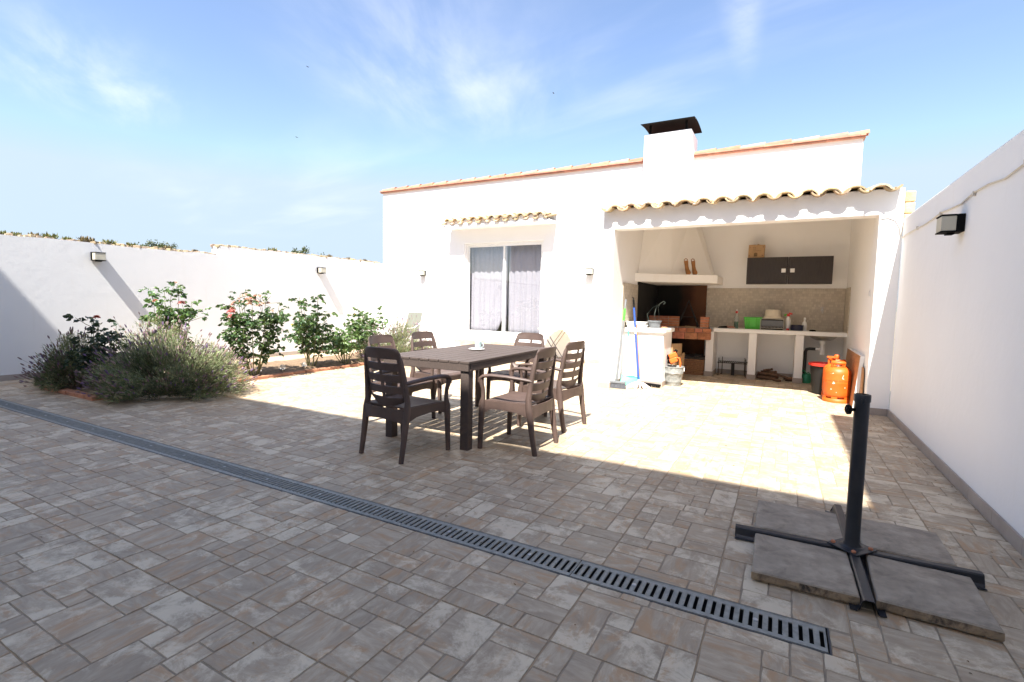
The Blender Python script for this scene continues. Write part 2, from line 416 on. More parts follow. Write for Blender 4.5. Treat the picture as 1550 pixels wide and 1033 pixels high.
def cirrus(cx, cy, rx, ry, ang, scale, lo, hi, amt, stretch=5, rough=.62):
    mp = nn(nt, 'ShaderNodeMapping', vector_type='TEXTURE'); mp.inputs['Location'].default_value = (cx, cy, 0); mp.inputs['Rotation'].default_value = (0, 0, ang)
    nt.links.new(cl.outputs[0], mp.inputs['Vector'])
    e = vscale(nt, mp.outputs[0], (1 / rx, 1 / ry, 0))
    ln = nn(nt, 'ShaderNodeVectorMath', operation='LENGTH'); nt.links.new(e, ln.inputs[0])
    fall = nn(nt, 'ShaderNodeMapRange', interpolation_type='SMOOTHSTEP'); setin(fall, From_Min=1.0, From_Max=.1); nt.links.new(ln.outputs['Value'], fall.inputs[0])
    n = noise(nt, vscale(nt, mp.outputs[0], (1, stretch, 1)), scale, 8, rough, .25)
    mr = nn(nt, 'ShaderNodeMapRange', interpolation_type='SMOOTHSTEP'); setin(mr, From_Min=lo, From_Max=hi); nt.links.new(n, mr.inputs[0])
    a = nn(nt, 'ShaderNodeMath', operation='MULTIPLY'); nt.links.new(fall.outputs[0], a.inputs[0]); nt.links.new(mr.outputs[0], a.inputs[1])
    b_ = nn(nt, 'ShaderNodeMath', operation='MULTIPLY'); b_.inputs[1].default_value = amt; nt.links.new(a.outputs[0], b_.inputs[0])
    return b_.outputs[0]
col = sky.outputs[0]
CLOUD = (5.2, 5.2, 5.3)
CIRRUS = [(-1.40, 1.88, 1.2, .85, R(115), 1.0, .30, .9, .5, 2.8, .58),
          (-2.9, 1.15, 1.0, .55, R(150), 1.3, .32, .9, .48, 2.8, .58),
          (-.17, 1.75, .85, .09, R(92), 5.0, 0.1, .75, .26, 1.3, .62),
          (-.6, 2.2, 1.8, 1.0, R(160), .8, .40, .88, .26, 3, .5),
          (-4.5, 3.5, 4.5, 2.2, R(160), .45, .4, .9, .3, 3, .5)]
clampc = nn(nt, 'ShaderNodeMapRange', interpolation_type='SMOOTHSTEP'); setin(clampc, From_Min=-.15, From_Max=.3); nt.links.new(sep.outputs[1], clampc.inputs[0])
col = mix(nt, col, (.985, .965, 1.0), 1.0, 'MULTIPLY')
col = mix(nt, col, (2.38, 2.95, 3.55), clampc.outputs[0], 'DARKEN')
for c_ in CIRRUS:
    col = mix(nt, col, CLOUD, cirrus(*c_))
nt.links.new(col, bg.inputs[0]); bg.inputs[1].default_value = .0545
S.view_settings.view_transform = 'Standard'; S.view_settings.look = 'None'; S.view_settings.exposure = 2.44; S.view_settings.gamma = 1
S.render.engine = 'CYCLES'; S.cycles.max_bounces = 14; S.cycles.diffuse_bounces = 9; S.cycles.transparent_max_bounces = 12
S.cycles.sample_clamp_indirect = 10

# ------------------------------------------------------------------ setting: ground, patio floor, drain channel
g = MB()
for (x0, x1, y0, y1) in ((-1500, -11, -1500, 1500), (1.9, 1500, -1500, 1500), (-11, 1.9, 11.2, 1500), (-11, 1.9, -1500, -.9)):
    g.poly(((x0, y0, -.16), (x1, y0, -.16), (x1, y1, -.16), (x0, y1, -.16)))
tag(g.build('ground', 'earth', base=(0, 0, -.16)), kind='structure')

TS = .52
LAY = [(0, .45, .79, 1), (.45, .7, .79, 1), (.7, 1, .79, 1), (0, .5, .4, .79), (.5, 1, .58, .79), (.5, .7, .4, .58), (.7, 1, 0, .58), (0, .22, 0, .4), (.22, .7, 0, .4)]
XMIN, XMAX, YMIN, YMAX = -10.3, 1.23, -.8, 10.66
DX1, DY0, DY1 = .232, 2.158, 2.342
def clip(r):
    x0, x1, y0, y1 = max(r[0], XMIN), min(r[1], XMAX), max(r[2], YMIN), min(r[3], YMAX)
    if x1 - x0 < .012 or y1 - y0 < .012: return []
    if x0 >= DX1 or y1 <= DY0 or y0 >= DY1: return [(x0, x1, y0, y1)]
    out = []
    if y0 < DY0: out.append((x0, min(x1, 99), y0, DY0))
    if y1 > DY1: out.append((x0, x1, DY1, y1))
    if x1 > DX1: out.append((DX1, x1, max(y0, DY0), min(y1, DY1)))
    return [q for q in out if q[1] - q[0] > .012 and q[3] - q[2] > .012]
fl = MB()
def stone(r, near):
    x0, x1, y0, y1 = r; z = rnd(-.0008, .0006)
    fl.tint = (random.random(), random.random(), random.random()); fl.mi = 0
    cs = [(x0, y0), (x1, y0), (x1, y1), (x0, y1)]
    if not near:
        b = .003
        i = [fl.vert((x, y, -.004)) for x, y in cs]; j = [fl.vert((x, y, z)) for x, y in ((x0 + b, y0 + b), (x1 - b, y0 + b), (x1 - b, y1 - b), (x0 + b, y1 - b))]
    else:
        top = []; bot = []; cx, cy = (x0 + x1) / 2, (y0 + y1) / 2
        for k in range(4):
            a, b = cs[k], cs[(k + 1) % 4]; L = math.hypot(b[0] - a[0], b[1] - a[1]); n = max(2, int(L / .045))
            nx, ny = (b[1] - a[1]) / L, -(b[0] - a[0]) / L
            for q in range(n):
                t = q / n; jn = rnd(-.0022, .0008) if q else -.002
                px, py = a[0] + (b[0] - a[0]) * t + nx * jn, a[1] + (b[1] - a[1]) * t + ny * jn
                if q == 0: px += .002 * (1 if cx > px else -1)
                bot.append((px, py, -.004))
                dx, dy = cx - px, cy - py
                ins = rnd(.001, .0026); sx = 1 if dx > 0 else -1; sy = 1 if dy > 0 else -1
                if q == 0: top.append((px + sx * ins, py + sy * ins, z))
                else: top.append((px - nx * ins, py - ny * ins, z))
        i = [fl.vert(p) for p in bot]; j = [fl.vert(p) for p in top]
    fl.face(j); n = len(i)
    for k in range(n): fl.face((i[k], i[(k + 1) % n], j[(k + 1) % n], j[k]))
for ix in range(-18, 6):
    for iy in range(-4, 19):
        ox, oy = -1.25 + ix * TS, 1.175 + iy * TS
        q = random.randrange(4); fx = random.random() < .5
        g_ = .0016
        for p in clip((ox + g_, ox + TS - g_, oy + g_, oy + TS - g_)):
            fl.mi = 1; fl.tint = (1, 1, 1); fl.poly(((p[0], p[2], -.0024), (p[1], p[2], -.0024), (p[1], p[3], -.0024), (p[0], p[3], -.0024)))
        for (a, b, c, d) in LAY:
            if fx: a, b = 1 - b, 1 - a
            for _ in range(q): a, b, c, d = c, d, 1 - b, 1 - a
            e = lambda v: g_ if (v < .001 or v > .999) else .0013
            r = (ox + a * TS + e(a), ox + b * TS - e(b), oy + c * TS + e(c), oy + d * TS - e(d))
            for p in clip(r): stone(p, oy < 5.2 and ox > -6.5)
fl.mi = 2; fl.tint = (1, 1, 1)
for (a, b, c, d) in ((XMIN - .2, XMAX, YMIN, DY0 + .002), (XMIN - .2, XMAX, DY1 - .002, YMAX), (DX1 - .002, XMAX, DY0 + .002, DY1 - .002)):
    fl.poly(((a, c, -.0036), (b, c, -.0036), (b, d, -.0036), (a, d, -.0036)))
tag(fl.build('patio_floor', ['paving', 'joint', 'grout'], base=(0, 0, 0)), kind='structure')
dc = MB()
dc.box(XMIN, DX1, DY0, DY0 + .006, -.12, -.0005); dc.box(XMIN, DX1, DY1 - .006, DY1, -.12, -.0005)
dc.box(DX1 - .006, DX1, DY0 + .006, DY1 - .006, -.12, -.0005); dc.box(XMIN, DX1, DY0, DY1, -.135, -.1201)
tag(dc.build('drain_channel', 'pvc'), kind='structure')

# drain grates (one per metre of channel)
GL, GW = 1.058, .168
def make_grate():
    r = thing('drain_grate', (0, 0, 0), 'galvanised slotted drain grate at the right hand end of the floor drain', 'drain grate', 'grates along the floor drain')
    n = 29; p = GL / n; y0 = -GW / 2; y1 = GW / 2
    xs = [0.0]
    for k in range(n): xs += [k * p + p * .5 - .0075, k * p + p * .5 + .0075]
    xs.append(GL); xs = [min(max(x, 0), GL) for x in xs]
    ys = [y0, y0 + .030, y1 - .030, y1]
    solid = lambda u, v: not (abs(v) < GW / 2 - .03 and any(abs(u - (k * p + p * .5)) < .007 for k in range(n)))
    b = MB().slab(xs, ys, solid, lambda u, v: (u + .002 if u < .01 else (u - .002 if u > GL - .01 else u), v, -.003), lambda u, v: (0, 0, 1), .006)
    for k in range(n):   # folded lips beside each slot
        x = k * p + p * .5
        for sx in (-1, 1): b.box(x + sx * .0075 - (.0035 if sx < 0 else 0), x + sx * .0075 + (.0035 if sx > 0 else 0), y0 + .03, y1 - .03, -.001, .0022)
    b.box(.003, GL - .003, y0, y0 + .004, -.02, .002); b.box(.003, GL - .003, y1 - .004, y1, -.02, .002)
    b.build('slotted_plate', 'galv', r, bev=.001, seg=1)
    for k in (7, 21):
        x = (k + 1) * p
        s_ = MB(); s_.lathe([(.011, -.001), (.011, .002), (.007, .0035), (.002, .0035)], 12, (x, .0, 0)); s_.build('screw', 'steel', r)
    return r
gr = make_grate()
GLAB = ['galvanised drain grate at the right hand end, beside the umbrella base', 'second drain grate counted from the right hand end of the drain', 'third drain grate counted from the right hand end, in front of the table',
        'fourth drain grate counted from the right end, left of the near chair', 'fifth drain grate from the right end, crossing the empty paving left of the chairs', 'sixth drain grate from the right end, fully in the shade', 'drain grate in front of the right hand lavender bush',
        'drain grate in front of the brick corner of the flower bed', 'drain grate in front of the left lavender bush', 'farthest drain grate at the foot of the left wall']
for k in range(10):
    o = gr if k == 0 else copy_tree(gr)
    o.location = (.222 - (k + 1) * GL + (.0 if k else 0), 2.25, 0); o['label'] = GLAB[k]

# ------------------------------------------------------------------ shared roof tile piece
def barrel(b, p0, p1, r0, r1, convex, t=.014, up=V((0, 0, 1)), span=160, n=8):
    p0, p1 = V(p0), V(p1); d = (p1 - p0).normalized(); s_ = d.cross(up).normalized(); a = s_.cross(d)
    sg = 1 if convex else -1; rings = []
    j = rnd(.66, 1.22); b.tint = (j * rnd(.94, 1.08), j, j * rnd(.78, 1.08))
    for (p, r) in ((p0, r0), (p1, r1)):
        o_ = []; i_ = []
        for k in range(n + 1):
            an = R(90 - span / 2 + span * k / n)
            w_ = s_ * math.cos(an) + a * math.sin(an) * sg
            o_.append(p + w_ * r); i_.append(p + w_ * (r - t))
        rings.append(o_ + i_[::-1])
    b.loft(rings)
def tile_roof(b, x0, x1, ye, ze, slope, rows, pitch, rr, length=.42, step=.33, flat=False):
    n = round((x1 - x0) / pitch); pitch = (x1 - x0) / n
    dy = 1 / math.hypot(1, slope); dz = slope * dy
    for j in range(rows):
        for k in range(n + 1):
            for cv in (False, True):
                if cv and k == n: continue
                x = x0 + (k + (.5 if cv else 0)) * pitch + rnd(-.008, .008)
                s0 = j * step + rnd(-.03, .022) + (-.0 if cv else -.012); s1 = s0 + length
                lift = ((.012 if flat else .05) if cv else rr * .72 + .012) + rnd(-.004, .004)
                l0 = lift + .018; l1 = lift
                pa = (x + rnd(-.006, .006), ye + s0 * dy, ze + s0 * dz + l0); pb = (x, ye + s1 * dy, ze + s1 * dz + l1)
                if cv and flat:
                    pa = (pa[0], pa[1], pa[2] - .058); pb = (pb[0], pb[1], pb[2] - .058)
                    barrel(b, pa, pb, rr * 1.24, rr * 1.14, True, span=118, t=.019); continue
                barrel(b, pa, pb, rr * (1.06 if cv else .92), rr * (.9 if cv else 1.0), cv, span=(150 if flat else 160) if cv else 130, t=.02 if flat else .014)
    b.tint = (1, 1, 1)
def tile_mortar(b, x0, x1, y, z, pitch, rr, hh=.95):
    n = round((x1 - x0) / pitch); pitch = (x1 - x0) / n; pts = [(x0, y, z - .06)]
    for k in range(n):
        x = x0 + (k + .5) * pitch
        pts += [(x - rr, y, z - .02)] + [(x + rr * .99 * math.cos(R(180 - 18 * q)), y, z + rr * hh * math.sin(R(18 * q))) for q in range(1, 10)] + [(x + rr, y, z - .02)]
    pts.append((x1, y, z - .06)); b.prism(pts, (0, .12, 0))

# ------------------------------------------------------------------ house with window, chimney and verge
HW = 10.65
WX0, WX1, WZ0, WZ1 = -7.20, -4.985, .505, 2.79
h = thing('house', (-4.4, HW, 0), 'long white plastered house across the back of the patio with chimney and tiled verge', 'house')
wl = MB()
us = [-9.93, WX0, WX1, 1.06]; vs = [-.02, WZ0, WZ1, 4.27]
wl.slab(us, vs, lambda u, v: not (WX0 < u < WX1 and WZ0 < v < WZ1), lambda u, v: (u, HW + .14, v), lambda u, v: (0, -1, 0), .28)
wl.box(-9.93, -9.68, HW + .281, 17.5, -.02, 3.9); wl.box(.81, 1.06, HW + .281, 17.5, -.02, 3.9); wl.box(-9.93, 1.06, 17.501, 17.7, -.02, 3.6)
wl.build('wall', 'plaster', h)
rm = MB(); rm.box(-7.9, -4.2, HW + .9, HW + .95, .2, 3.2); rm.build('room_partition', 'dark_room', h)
rf = MB(); rf.prism(((-9.93, HW + .281, 4.0), (-9.93, 17.7, 3.62), (-9.93, 17.7, 3.74), (-9.93, HW + .281, 4.12)), (10.99, 0, 0)); rf.build('roof', 'terracotta', h)
vg = MB()
for z0, z1, py in ((4.270, 4.296, .055), (4.300, 4.328, .075)):
    x = -9.99
    while x < 1.06:
        x2 = min(x + .5, 1.09); j = rnd(.85, 1.1); vg.tint = (j, j * rnd(.95, 1.05), j)
        vg.box(x + .002, x2 - .002, HW - py, HW + .2, z0, z1); x = x2
x = -9.97
while x < 1.04:
    x2 = min(x + .48, 1.14)
    barrel(vg, (x, HW + .04, 4.322), (x2, HW + .04, 4.334), .064, .082, True, .014, span=178, n=10); x += .43
vg.build('verge_tiles', 'terracotta', h)
sk = MB(); x = -9.9
while x < -2.54:
    x2 = min(x + .45, -2.53); sk.box(x + .001, x2 - .001, HW - .012, HW - .0005, .0, .085); x = x2
sk.build('skirting', 'skirting', h, bev=.002)
ch = B(-2.62, -1.72, 10.2, 10.95, 2.9, 4.70).build('chimney', 'plaster', h, bev=.012)
cp = MB()
for px in (-2.52, -1.83):
    for py in (10.28, 10.86): cp.box(px - .02, px + .02, py - .02, py + .02, 4.70, 4.9)
n = 10
cp.slab([-2.67, -1.66], [10.08 + .98 * k / n for k in range(n + 1)], lambda u, v: True,
        lambda u, v: (u, v, 4.915 - .17 * (v - 10.57) ** 2 - .004), lambda u, v: (0, .34 * (v - 10.57), 1), .012)
cp.build('chimney_cap', 'black', ch)
# sliding window
sw = MB(); fy0, fy1 = HW + .06, HW + .15
fwid = .045
sw.slab([WX0, WX0 + fwid, WX1 - fwid, WX1], [WZ0, WZ0 + fwid, WZ1 - fwid, WZ1], lambda u, v: not (WX0 + fwid < u < WX1 - fwid and WZ0 + fwid < v < WZ1 - fwid),
        lambda u, v: (u, (fy0 + fy1) / 2, v), lambda u, v: (0, -1, 0), fy1 - fy0)
swo = sw.build('sliding_window', 'alu', h, bev=.004)
mid = (WX0 + WX1) / 2 + .02
for (a, b, yy) in ((WX0 + fwid + .001, mid + .03, HW + .125), (mid - .03, WX1 - fwid - .001, HW + .087)):
    z0, z1 = WZ0 + fwid + .001, WZ1 - fwid - .001; e = .045
    s_ = MB(); s_.slab([a, a + e, b - e, b], [z0, z0 + e, z1 - e, z1], lambda u, v: not (a + e < u < b - e and z0 + e < v < z1 - e), lambda u, v: (u, yy, v), lambda u, v: (0, -1, 0), .034)
    s_.build('sash', 'alu', swo, bev=.003)
    B(a + e - .005, b - e + .005, yy - .004, yy + .004, z0 + e - .005, z1 - e + .005).build('pane', 'glass', swo)
sill = B(-7.26, -4.92, HW - .06, HW + .06, .435, .503).build('sill', 'plaster', h, bev=.006)
st = MB(); st.box(-7.28, -4.9, 9.95, 10.3, 0, .215); st.box(-7.22, -4.95, 10.3, HW - .001, 0, .395)
sto = st.build('doorstep', 'plaster', h, bev=.008)
for (x0, x1, y, z0, z1) in ((-7.28, -4.9, 9.95, .01, .195), (-7.22, -4.95, 10.3, .235, .385)):
    x = x0; rs = MB()
    while x < x1 - .05:
        x2 = min(x + .4, x1); rs.box(x + .002, x2 - .002, y - .011, y - .001, z0, z1); x = x2
    rs.build('riser_tiles', 'step_tile', sto)
# window canopy
cn = MB(); cn.box(-7.56, -4.66, 10.22, HW - .001, 3.14, 3.19); cno = cn.build('window_canopy', 'plaster', h, bev=.006)
ct = MB(); tile_roof(ct, -7.52, -4.74, 10.17, 3.19, .30, 2, .264, .085, .34, .2); ct.build('canopy_tiles', 'old_tile', cno)
ct = MB(); tile_mortar(ct, -7.52, -4.74, 10.235, 3.245, .264, .078); ct.build('tile_bedding', 'plaster', cno)

# curtains behind the panes
def curtain(x0, x1, lab, tear):
    b = MB(); n = int((x1 - x0) / .012); z0, z1 = WZ0 + .03, WZ1 + .05; ph = rnd(0, 6)
    vz = [0, .06, .12, .2, .3, .5, .75, 1]
    def f(u, v):
        a = 2 * math.pi * (u - x0) / .155 + ph
        lo = z0
        if tear: lo += .32 * math.exp(-((u - tear) / .10) ** 2)
        return (u + .012 * math.sin(a * .5 + v), HW + .27 + .017 * math.sin(a) + .004 * math.sin(a * 2.3 + 1.7) + .008 * math.sin(v * 5 + a), lo + (z1 - lo) * v)
    U = [x0 + (x1 - x0) * i / n for i in range(n + 1)]
    b.smooth = True
    b.slab(U, vz, lambda u, v: True, f, lambda u, v: (0, -1, 0), .003)
    tag(b.build('curtain', 'curtain'), lab, 'curtain', 'curtains inside the sliding window')
curtain(WX0 + .05, mid, 'pleated lilac grey curtain behind the left window pane, hem lifted at one corner', -6.24)
curtain(mid + .02, WX1 - .04, 'pleated lilac grey curtain with a straight hem behind the right window pane', None)

# ------------------------------------------------------------------ garden walls
def lx(y): return -10.15 + (y - 2.82) * .23 / 7.83
gw = thing('garden_wall', (lx(5), 5, 0), 'white plastered boundary wall on the left with a stepped rubble top', 'wall')
b = MB()
for (ya, yb, zt) in ((-3.0, 6.1, 2.16), (6.1, HW, 2.345)):
    n = 24
    prof = [V((lx(ya + (yb - ya) * k / n), ya + (yb - ya) * k / n, zt + rnd(-.012, .012))) for k in range(n + 1)]
    dx = V((-.28, 0, 0)); 
    for k in range(n):
        p, q = prof[k], prof[k + 1]
        b.poly(((p.x, p.y, -.02), (q.x, q.y, -.02), q, p)); b.poly((p, q, q + dx, p + dx))
        b.poly(((p + dx), (q + dx), (q.x - .28, q.y, -.02), (p.x - .28, p.y, -.02)))
    for p in (prof[0], prof[-1]): b.poly(((p.x, p.y, -.02), p, p + dx, (p.x - .28, p.y, -.02)))
b.build('wall', 'plaster_rough', gw)
cpg = MB()
for (ya, yb, zt) in ((-1.0, 6.06, 2.16), (6.12, HW - .02, 2.345)):
    y = ya
    while y < yb:
        for k in range(3):
            s_ = rnd(.022, .055); cx = lx(y) - rnd(.03, .25) ; j = rnd(.75, 1.2); cpg.tint = (j, j * rnd(.92, 1.02), j * rnd(.8, 1.0))
            cpg.obox((cx - s_ * .3, y + rnd(-.03, .03), zt + rnd(-.012, .012)), s_ * 1.6, s_ * rnd(1.4, 2.8), rnd(.035, .075), (rnd(-.25, .25), rnd(-.25, .25), rnd(0, 3)))
        y += .055
cpg.build('rubble_coping', 'rubble', gw, bev=.008)
s_ = MB(); y = -1.0
while y < HW - .02:
    y2 = min(y + .45, HW - .02)
    s_.prism(((lx(y) + .001, y + .001, 0), (lx(y) + .013, y + .001, 0), (lx(y2) + .013, y2 - .001, 0), (lx(y2) + .001, y2 - .001, 0)), (0, 0, .085)); y = y2
s_.build('skirting', 'skirting', gw)

rw = thing('garden_wall', (1.33, 3, 0), 'smooth white boundary wall on the right, in shade, with a grey tiled skirting', 'wall')
b = MB(); b.box(1.21, 1.46, -3.0, 7.57, -.02, 2.41); b.build('wall', 'plaster', rw, bev=.012)
s_ = MB(); y = -.9
while y < 7.55:
    y2 = min(y + .45, 7.56); s_.box(1.197, 1.2095, y + .001, y2 - .001, 0, .09); y = y2
s_.build('skirting', 'skirting', rw, bev=.002)
cb = MB(); pts = [(.985, 7.555, 2.43), (1.06, 7.555, 2.44), (1.13, 7.553, 2.41), (1.175, 7.55, 2.33), (1.192, 7.55, 2.22), (1.2, 7.5, 2.17)]
for k in range(26): pts.append((1.2, 7.35 - k * .3, 2.182 + .012 * math.sin(k * 1.7) - .012 * (k % 3 == 1)))
cb.tube(pts, .0065, 6)
for k in range(2, 26, 3): cb.box(1.19, 1.2095, 7.35 - k * .3 - .008, 7.35 - k * .3 + .008, 2.165, 2.2)
tag(cb.build('cable', 'cable'), 'thin beige cable clipped along the upper right wall', 'cable')

# weeds growing on the left wall
def tuft(loc, n, size, cols):
    b = MB()
    for k in range(n):
        a = rnd(0, 6.28); t = rnd(.1, 1.1); L = size * rnd(.5, 1.2); d = V((math.cos(a) * math.sin(t), math.sin(a) * math.sin(t), math.cos(t)))
        s_ = d.cross(V((0, 0, 1))); s_ = s_.normalized() if s_.length > .01 else V((1, 0, 0)); c = random.choice(cols); j = rnd(.7, 1.2); b.tint = tuple(x * j for x in c)
        p = V(loc) + V((rnd(-1, 1) * size * .6, rnd(-1, 1) * size * .9, 0)); w_ = size * .13
        b.poly((p - s_ * w_ * .4, p + d * L * .55 - s_ * w_, p + d * L, p + d * L * .55 + s_ * w_, p + s_ * w_ * .4))
    return b
GREENS = [(.12, .13, .04), (.17, .15, .05), (.10, .12, .05)]; DRY = [(.2, .15, .08), (.12, .1, .07)]
WL = [(2.95, .05, GREENS, 'low yellow green weed at the left end of the rubble wall top'), (3.12, .045, GREENS, 'small yellow green weed next to the leftmost one on the wall top'), (3.33, .06, DRY, 'brown withered weed standing up near the left end of the wall top'),
      (3.5, .075, GREENS, 'wide green weed between the left end of the wall and the left wall lamp'), (3.72, .05, GREENS, 'flat green weed left of the left wall lamp'), (3.98, .08, DRY, 'spiky dark weed just above the left wall lamp'), (4.3, .075, GREENS, 'bushy green weed to the right of the left wall lamp on the wall top'),
      (4.62, .06, GREENS, 'yellow green weed farther right on the lower wall top'), (5.2, .06, DRY, 'dark weed on the lower wall top before the step'), (5.7, .05, DRY, 'small dark weed nearest to the step of the wall top'), (7.35, .07, GREENS, 'olive weed on the raised wall top in the middle'),
      (8.9, .06, DRY, 'brown weed on the raised wall top above the right wall lamp'), (9.5, .05, DRY, 'dark weed on the raised wall top, right of the lamp'), (10.1, .05, DRY, 'small brown weed on the wall top closest to the house')]
for (y, sz, cols, lab) in WL:
    zt = 2.18 if y < 6.1 else 2.365
    tag(tuft((lx(y) - .12, y, zt), 60, sz * 1.25, cols).build('weed', 'lav_leaf'), lab, 'weed', 'weeds on top of the left wall')

# ------------------------------------------------------------------ covered kitchen
KX0, KX1, KF = -2.35, .97, 7.57
k = thing('covered_kitchen', (-.7, 9.1, 0), 'white roofed outdoor kitchen built against the house, fringed with old clay roof tiles', 'outdoor kitchen')
b = MB()
def zroof(y): return 2.70 + (y - 7.57) * .15
b.prism(((-2.52, KF, -.02), (-2.52, HW - .001, -.02), (-2.52, HW - .001, zroof(HW)), (-2.52, KF, zroof(KF))), (.17, 0, 0)); b.build('side_wall', 'plaster', k, bev=.01)
b = MB(); b.prism(((KX1, KF, -.02), (KX1, HW - .001, -.02), (KX1, HW - .001, zroof(HW)), (KX1, KF, zroof(KF) + .03)), (.24, 0, 0)); b.build('side_wall', 'plaster', k, bev=.01)
B(-2.527, 1.206, KF - .003, KF + .22, 2.465, 2.775).build('beam', 'plaster', k, bev=.01)
b = MB(); b.prism(((-2.50, KF + .222, zroof(KF + .222) + .002), (-2.50, HW - .002, zroof(HW) + .002), (-2.50, HW - .002, zroof(HW) + .07), (-2.50, KF + .222, zroof(KF + .222) + .07)), (3.63, 0, 0))
ro = b.build('roof', 'soft_white', k)
b = MB(); tile_roof(b, -2.44, 1.07, KF - .15, zroof(KF) + .012, .15, 9, .25, .106, .45, .36, True); b.build('roof_tiles', 'old_tile', ro)
b = MB(); tile_mortar(b, -2.44, 1.07, KF + .002, zroof(KF) + .02, .25, .098, .58); b.build('tile_bedding', 'plaster', ro)
b = MB()
for i in range(3): b.obox((1.262, 7.72 + i * .0, 2.40 + i * .135), .10, .3, .128, (0, 0, rnd(-.02, .02)))
for i in range(3): b.obox((1.262, 8.06, 2.40 + i * .135), .10, .34, .128, (0, 0, rnd(-.02, .02)))
b.build('stone_end', 'sandstone', k, bev=.012)
b = MB(); b.box(KX0 + .002, KX0 + .014, 8.12, 9.07, .94, 1.68); b.build('wall_tiles', 'mosaic', k)
b = MB(); b.box(-1.358, KX1 - .015, HW - .014, HW - .002, .91, 1.68); b.build('wall_tiles', 'mosaic', k)
b = MB(); b.box(KX1 - .014, KX1 - .001, 10.0, HW - .002, .91, 1.68); b.build('wall_tiles', 'mosaic', k)
b = MB()
b.box(-2.532, -2.338, KF - .013, KF - .001, 0, .085); b.box(KX0 + .001, KX0 + .013, KF, 8.14, 0, .085)
b.box(KX1 - .013, 1.196, KF - .014, KF - .002, 0, .088); b.box(KX1 - .013, KX1 - .001, KF - .001, HW - .015, 0, .085)
b.box(-1.1, KX1 - .014, HW - .013, HW - .001, 0, .085); b.box(-2.533, -2.521, KF, HW - .014, 0, .085)
b.build('skirting', 'skirting', k, bev=.002)
b = MB(); b.box(KX1 - .014, KX1 - .0015, 7.86, 7.95, 1.48, 1.56); b.build('light_switch', 'white_plastic', k, bev=.004)

# counters
c1 = thing('kitchen_counter', (-.1, 10.3, 0), 'long white plastered counter with three open bays and a steel sink', 'counter')
B(-1.13, KX1 - .002, 10.0, HW - .016, .845, .915).build('worktop', 'plaster', c1, bev=.008)
for (x0, x1) in ((-1.26, -1.125), (-.525, -.395), (.215, .345)):
    B(x0, x1, 10.04, HW - .016, 0, .8448).build('support_wall', 'plaster', c1, bev=.006)
for (x0, x1) in ((-1.26, -1.125), (-.525, -.395), (.215, .345)):
    b = MB(); b.box(x0 - .012, x1 + .012, 10.027, 10.039, 0, .09); b.box(x0 - .012, x0 - .001, 10.039, HW - .017, 0, .09); b.box(x1 + .001, x1 + .012, 10.039, HW - .017, 0, .09)
    b.build('skirting', 'skirting', c1, bev=.002)
b = MB(); b.lathe([(.0, .755), (.10, .757), (.16, .775), (.2, .815), (.215, .8445)], 28, (.64, 10.32, 0), cap=False); b.lathe([(.235, .9152), (.235, .919), (.2, .9195), (.19, .917)], 28, (.64, 10.32, 0))
sk_ = b.build('sink', 'steel', c1, ang=40)
b = MB(); b.lathe([(.045, .7), (.05, .756)], 14, (.64, 10.32, 0)); b.lathe([(.03, .55), (.03, .71)], 14, (.64, 10.32, 0)); b.lathe([(.042, .5), (.042, .63), (.036, .64)], 14, (.64, 10.32, 0)); b.tube([(.6, 10.32, .60), (.53, 10.32, .60)], .02, 10)
b.build('waste_trap', 'white_plastic', sk_, ang=40)
b = MB(); b.tube([(.54, 10.32, .60), (.45, 10.34, .60), (.405, 10.36, .585), (.39, 10.37, .54), (.388, 10.38, .02)], .027, 12); b.build('drain_pipe', 'pvc', sk_, ang=40)
b = MB(); b.tube([(.62, HW - .015, 1.29), (.62, HW - .09, 1.29), (.62, HW - .13, 1.27), (.62, HW - .135, 1.23)], .012, 8); b.tube([(.62, HW - .06, 1.29), (.62, HW - .06, 1.335)], .01, 8); b.obox((.62, HW - .06, 1.337), .07, .012, .012); b.tube([(.62, HW - .018, 1.29), (.62, HW - .014, 1.29)], .028, 12)
b.build('tap', 'steel', c1, ang=40)

c2 = thing('side_counter', (-2.0, 8.5, 0), 'white plastered block counter at the left side of the kitchen with brooms against it', 'counter')
B(KX0 + .015, -1.665, 8.17, 8.86, 0, .872).build('base', 'plaster', c2, bev=.01)
B(KX0 + .015, -1.63, 8.13, 8.90, .8725, .938).build('worktop', 'plaster', c2, bev=.01)
b = MB(); b.box(KX0 + .016, -1.653, 8.158, 8.169, 0, .085); b.box(-1.664, -1.653, 8.17, 8.86, 0, .085); b.build('skirting', 'skirting', c2, bev=.002)

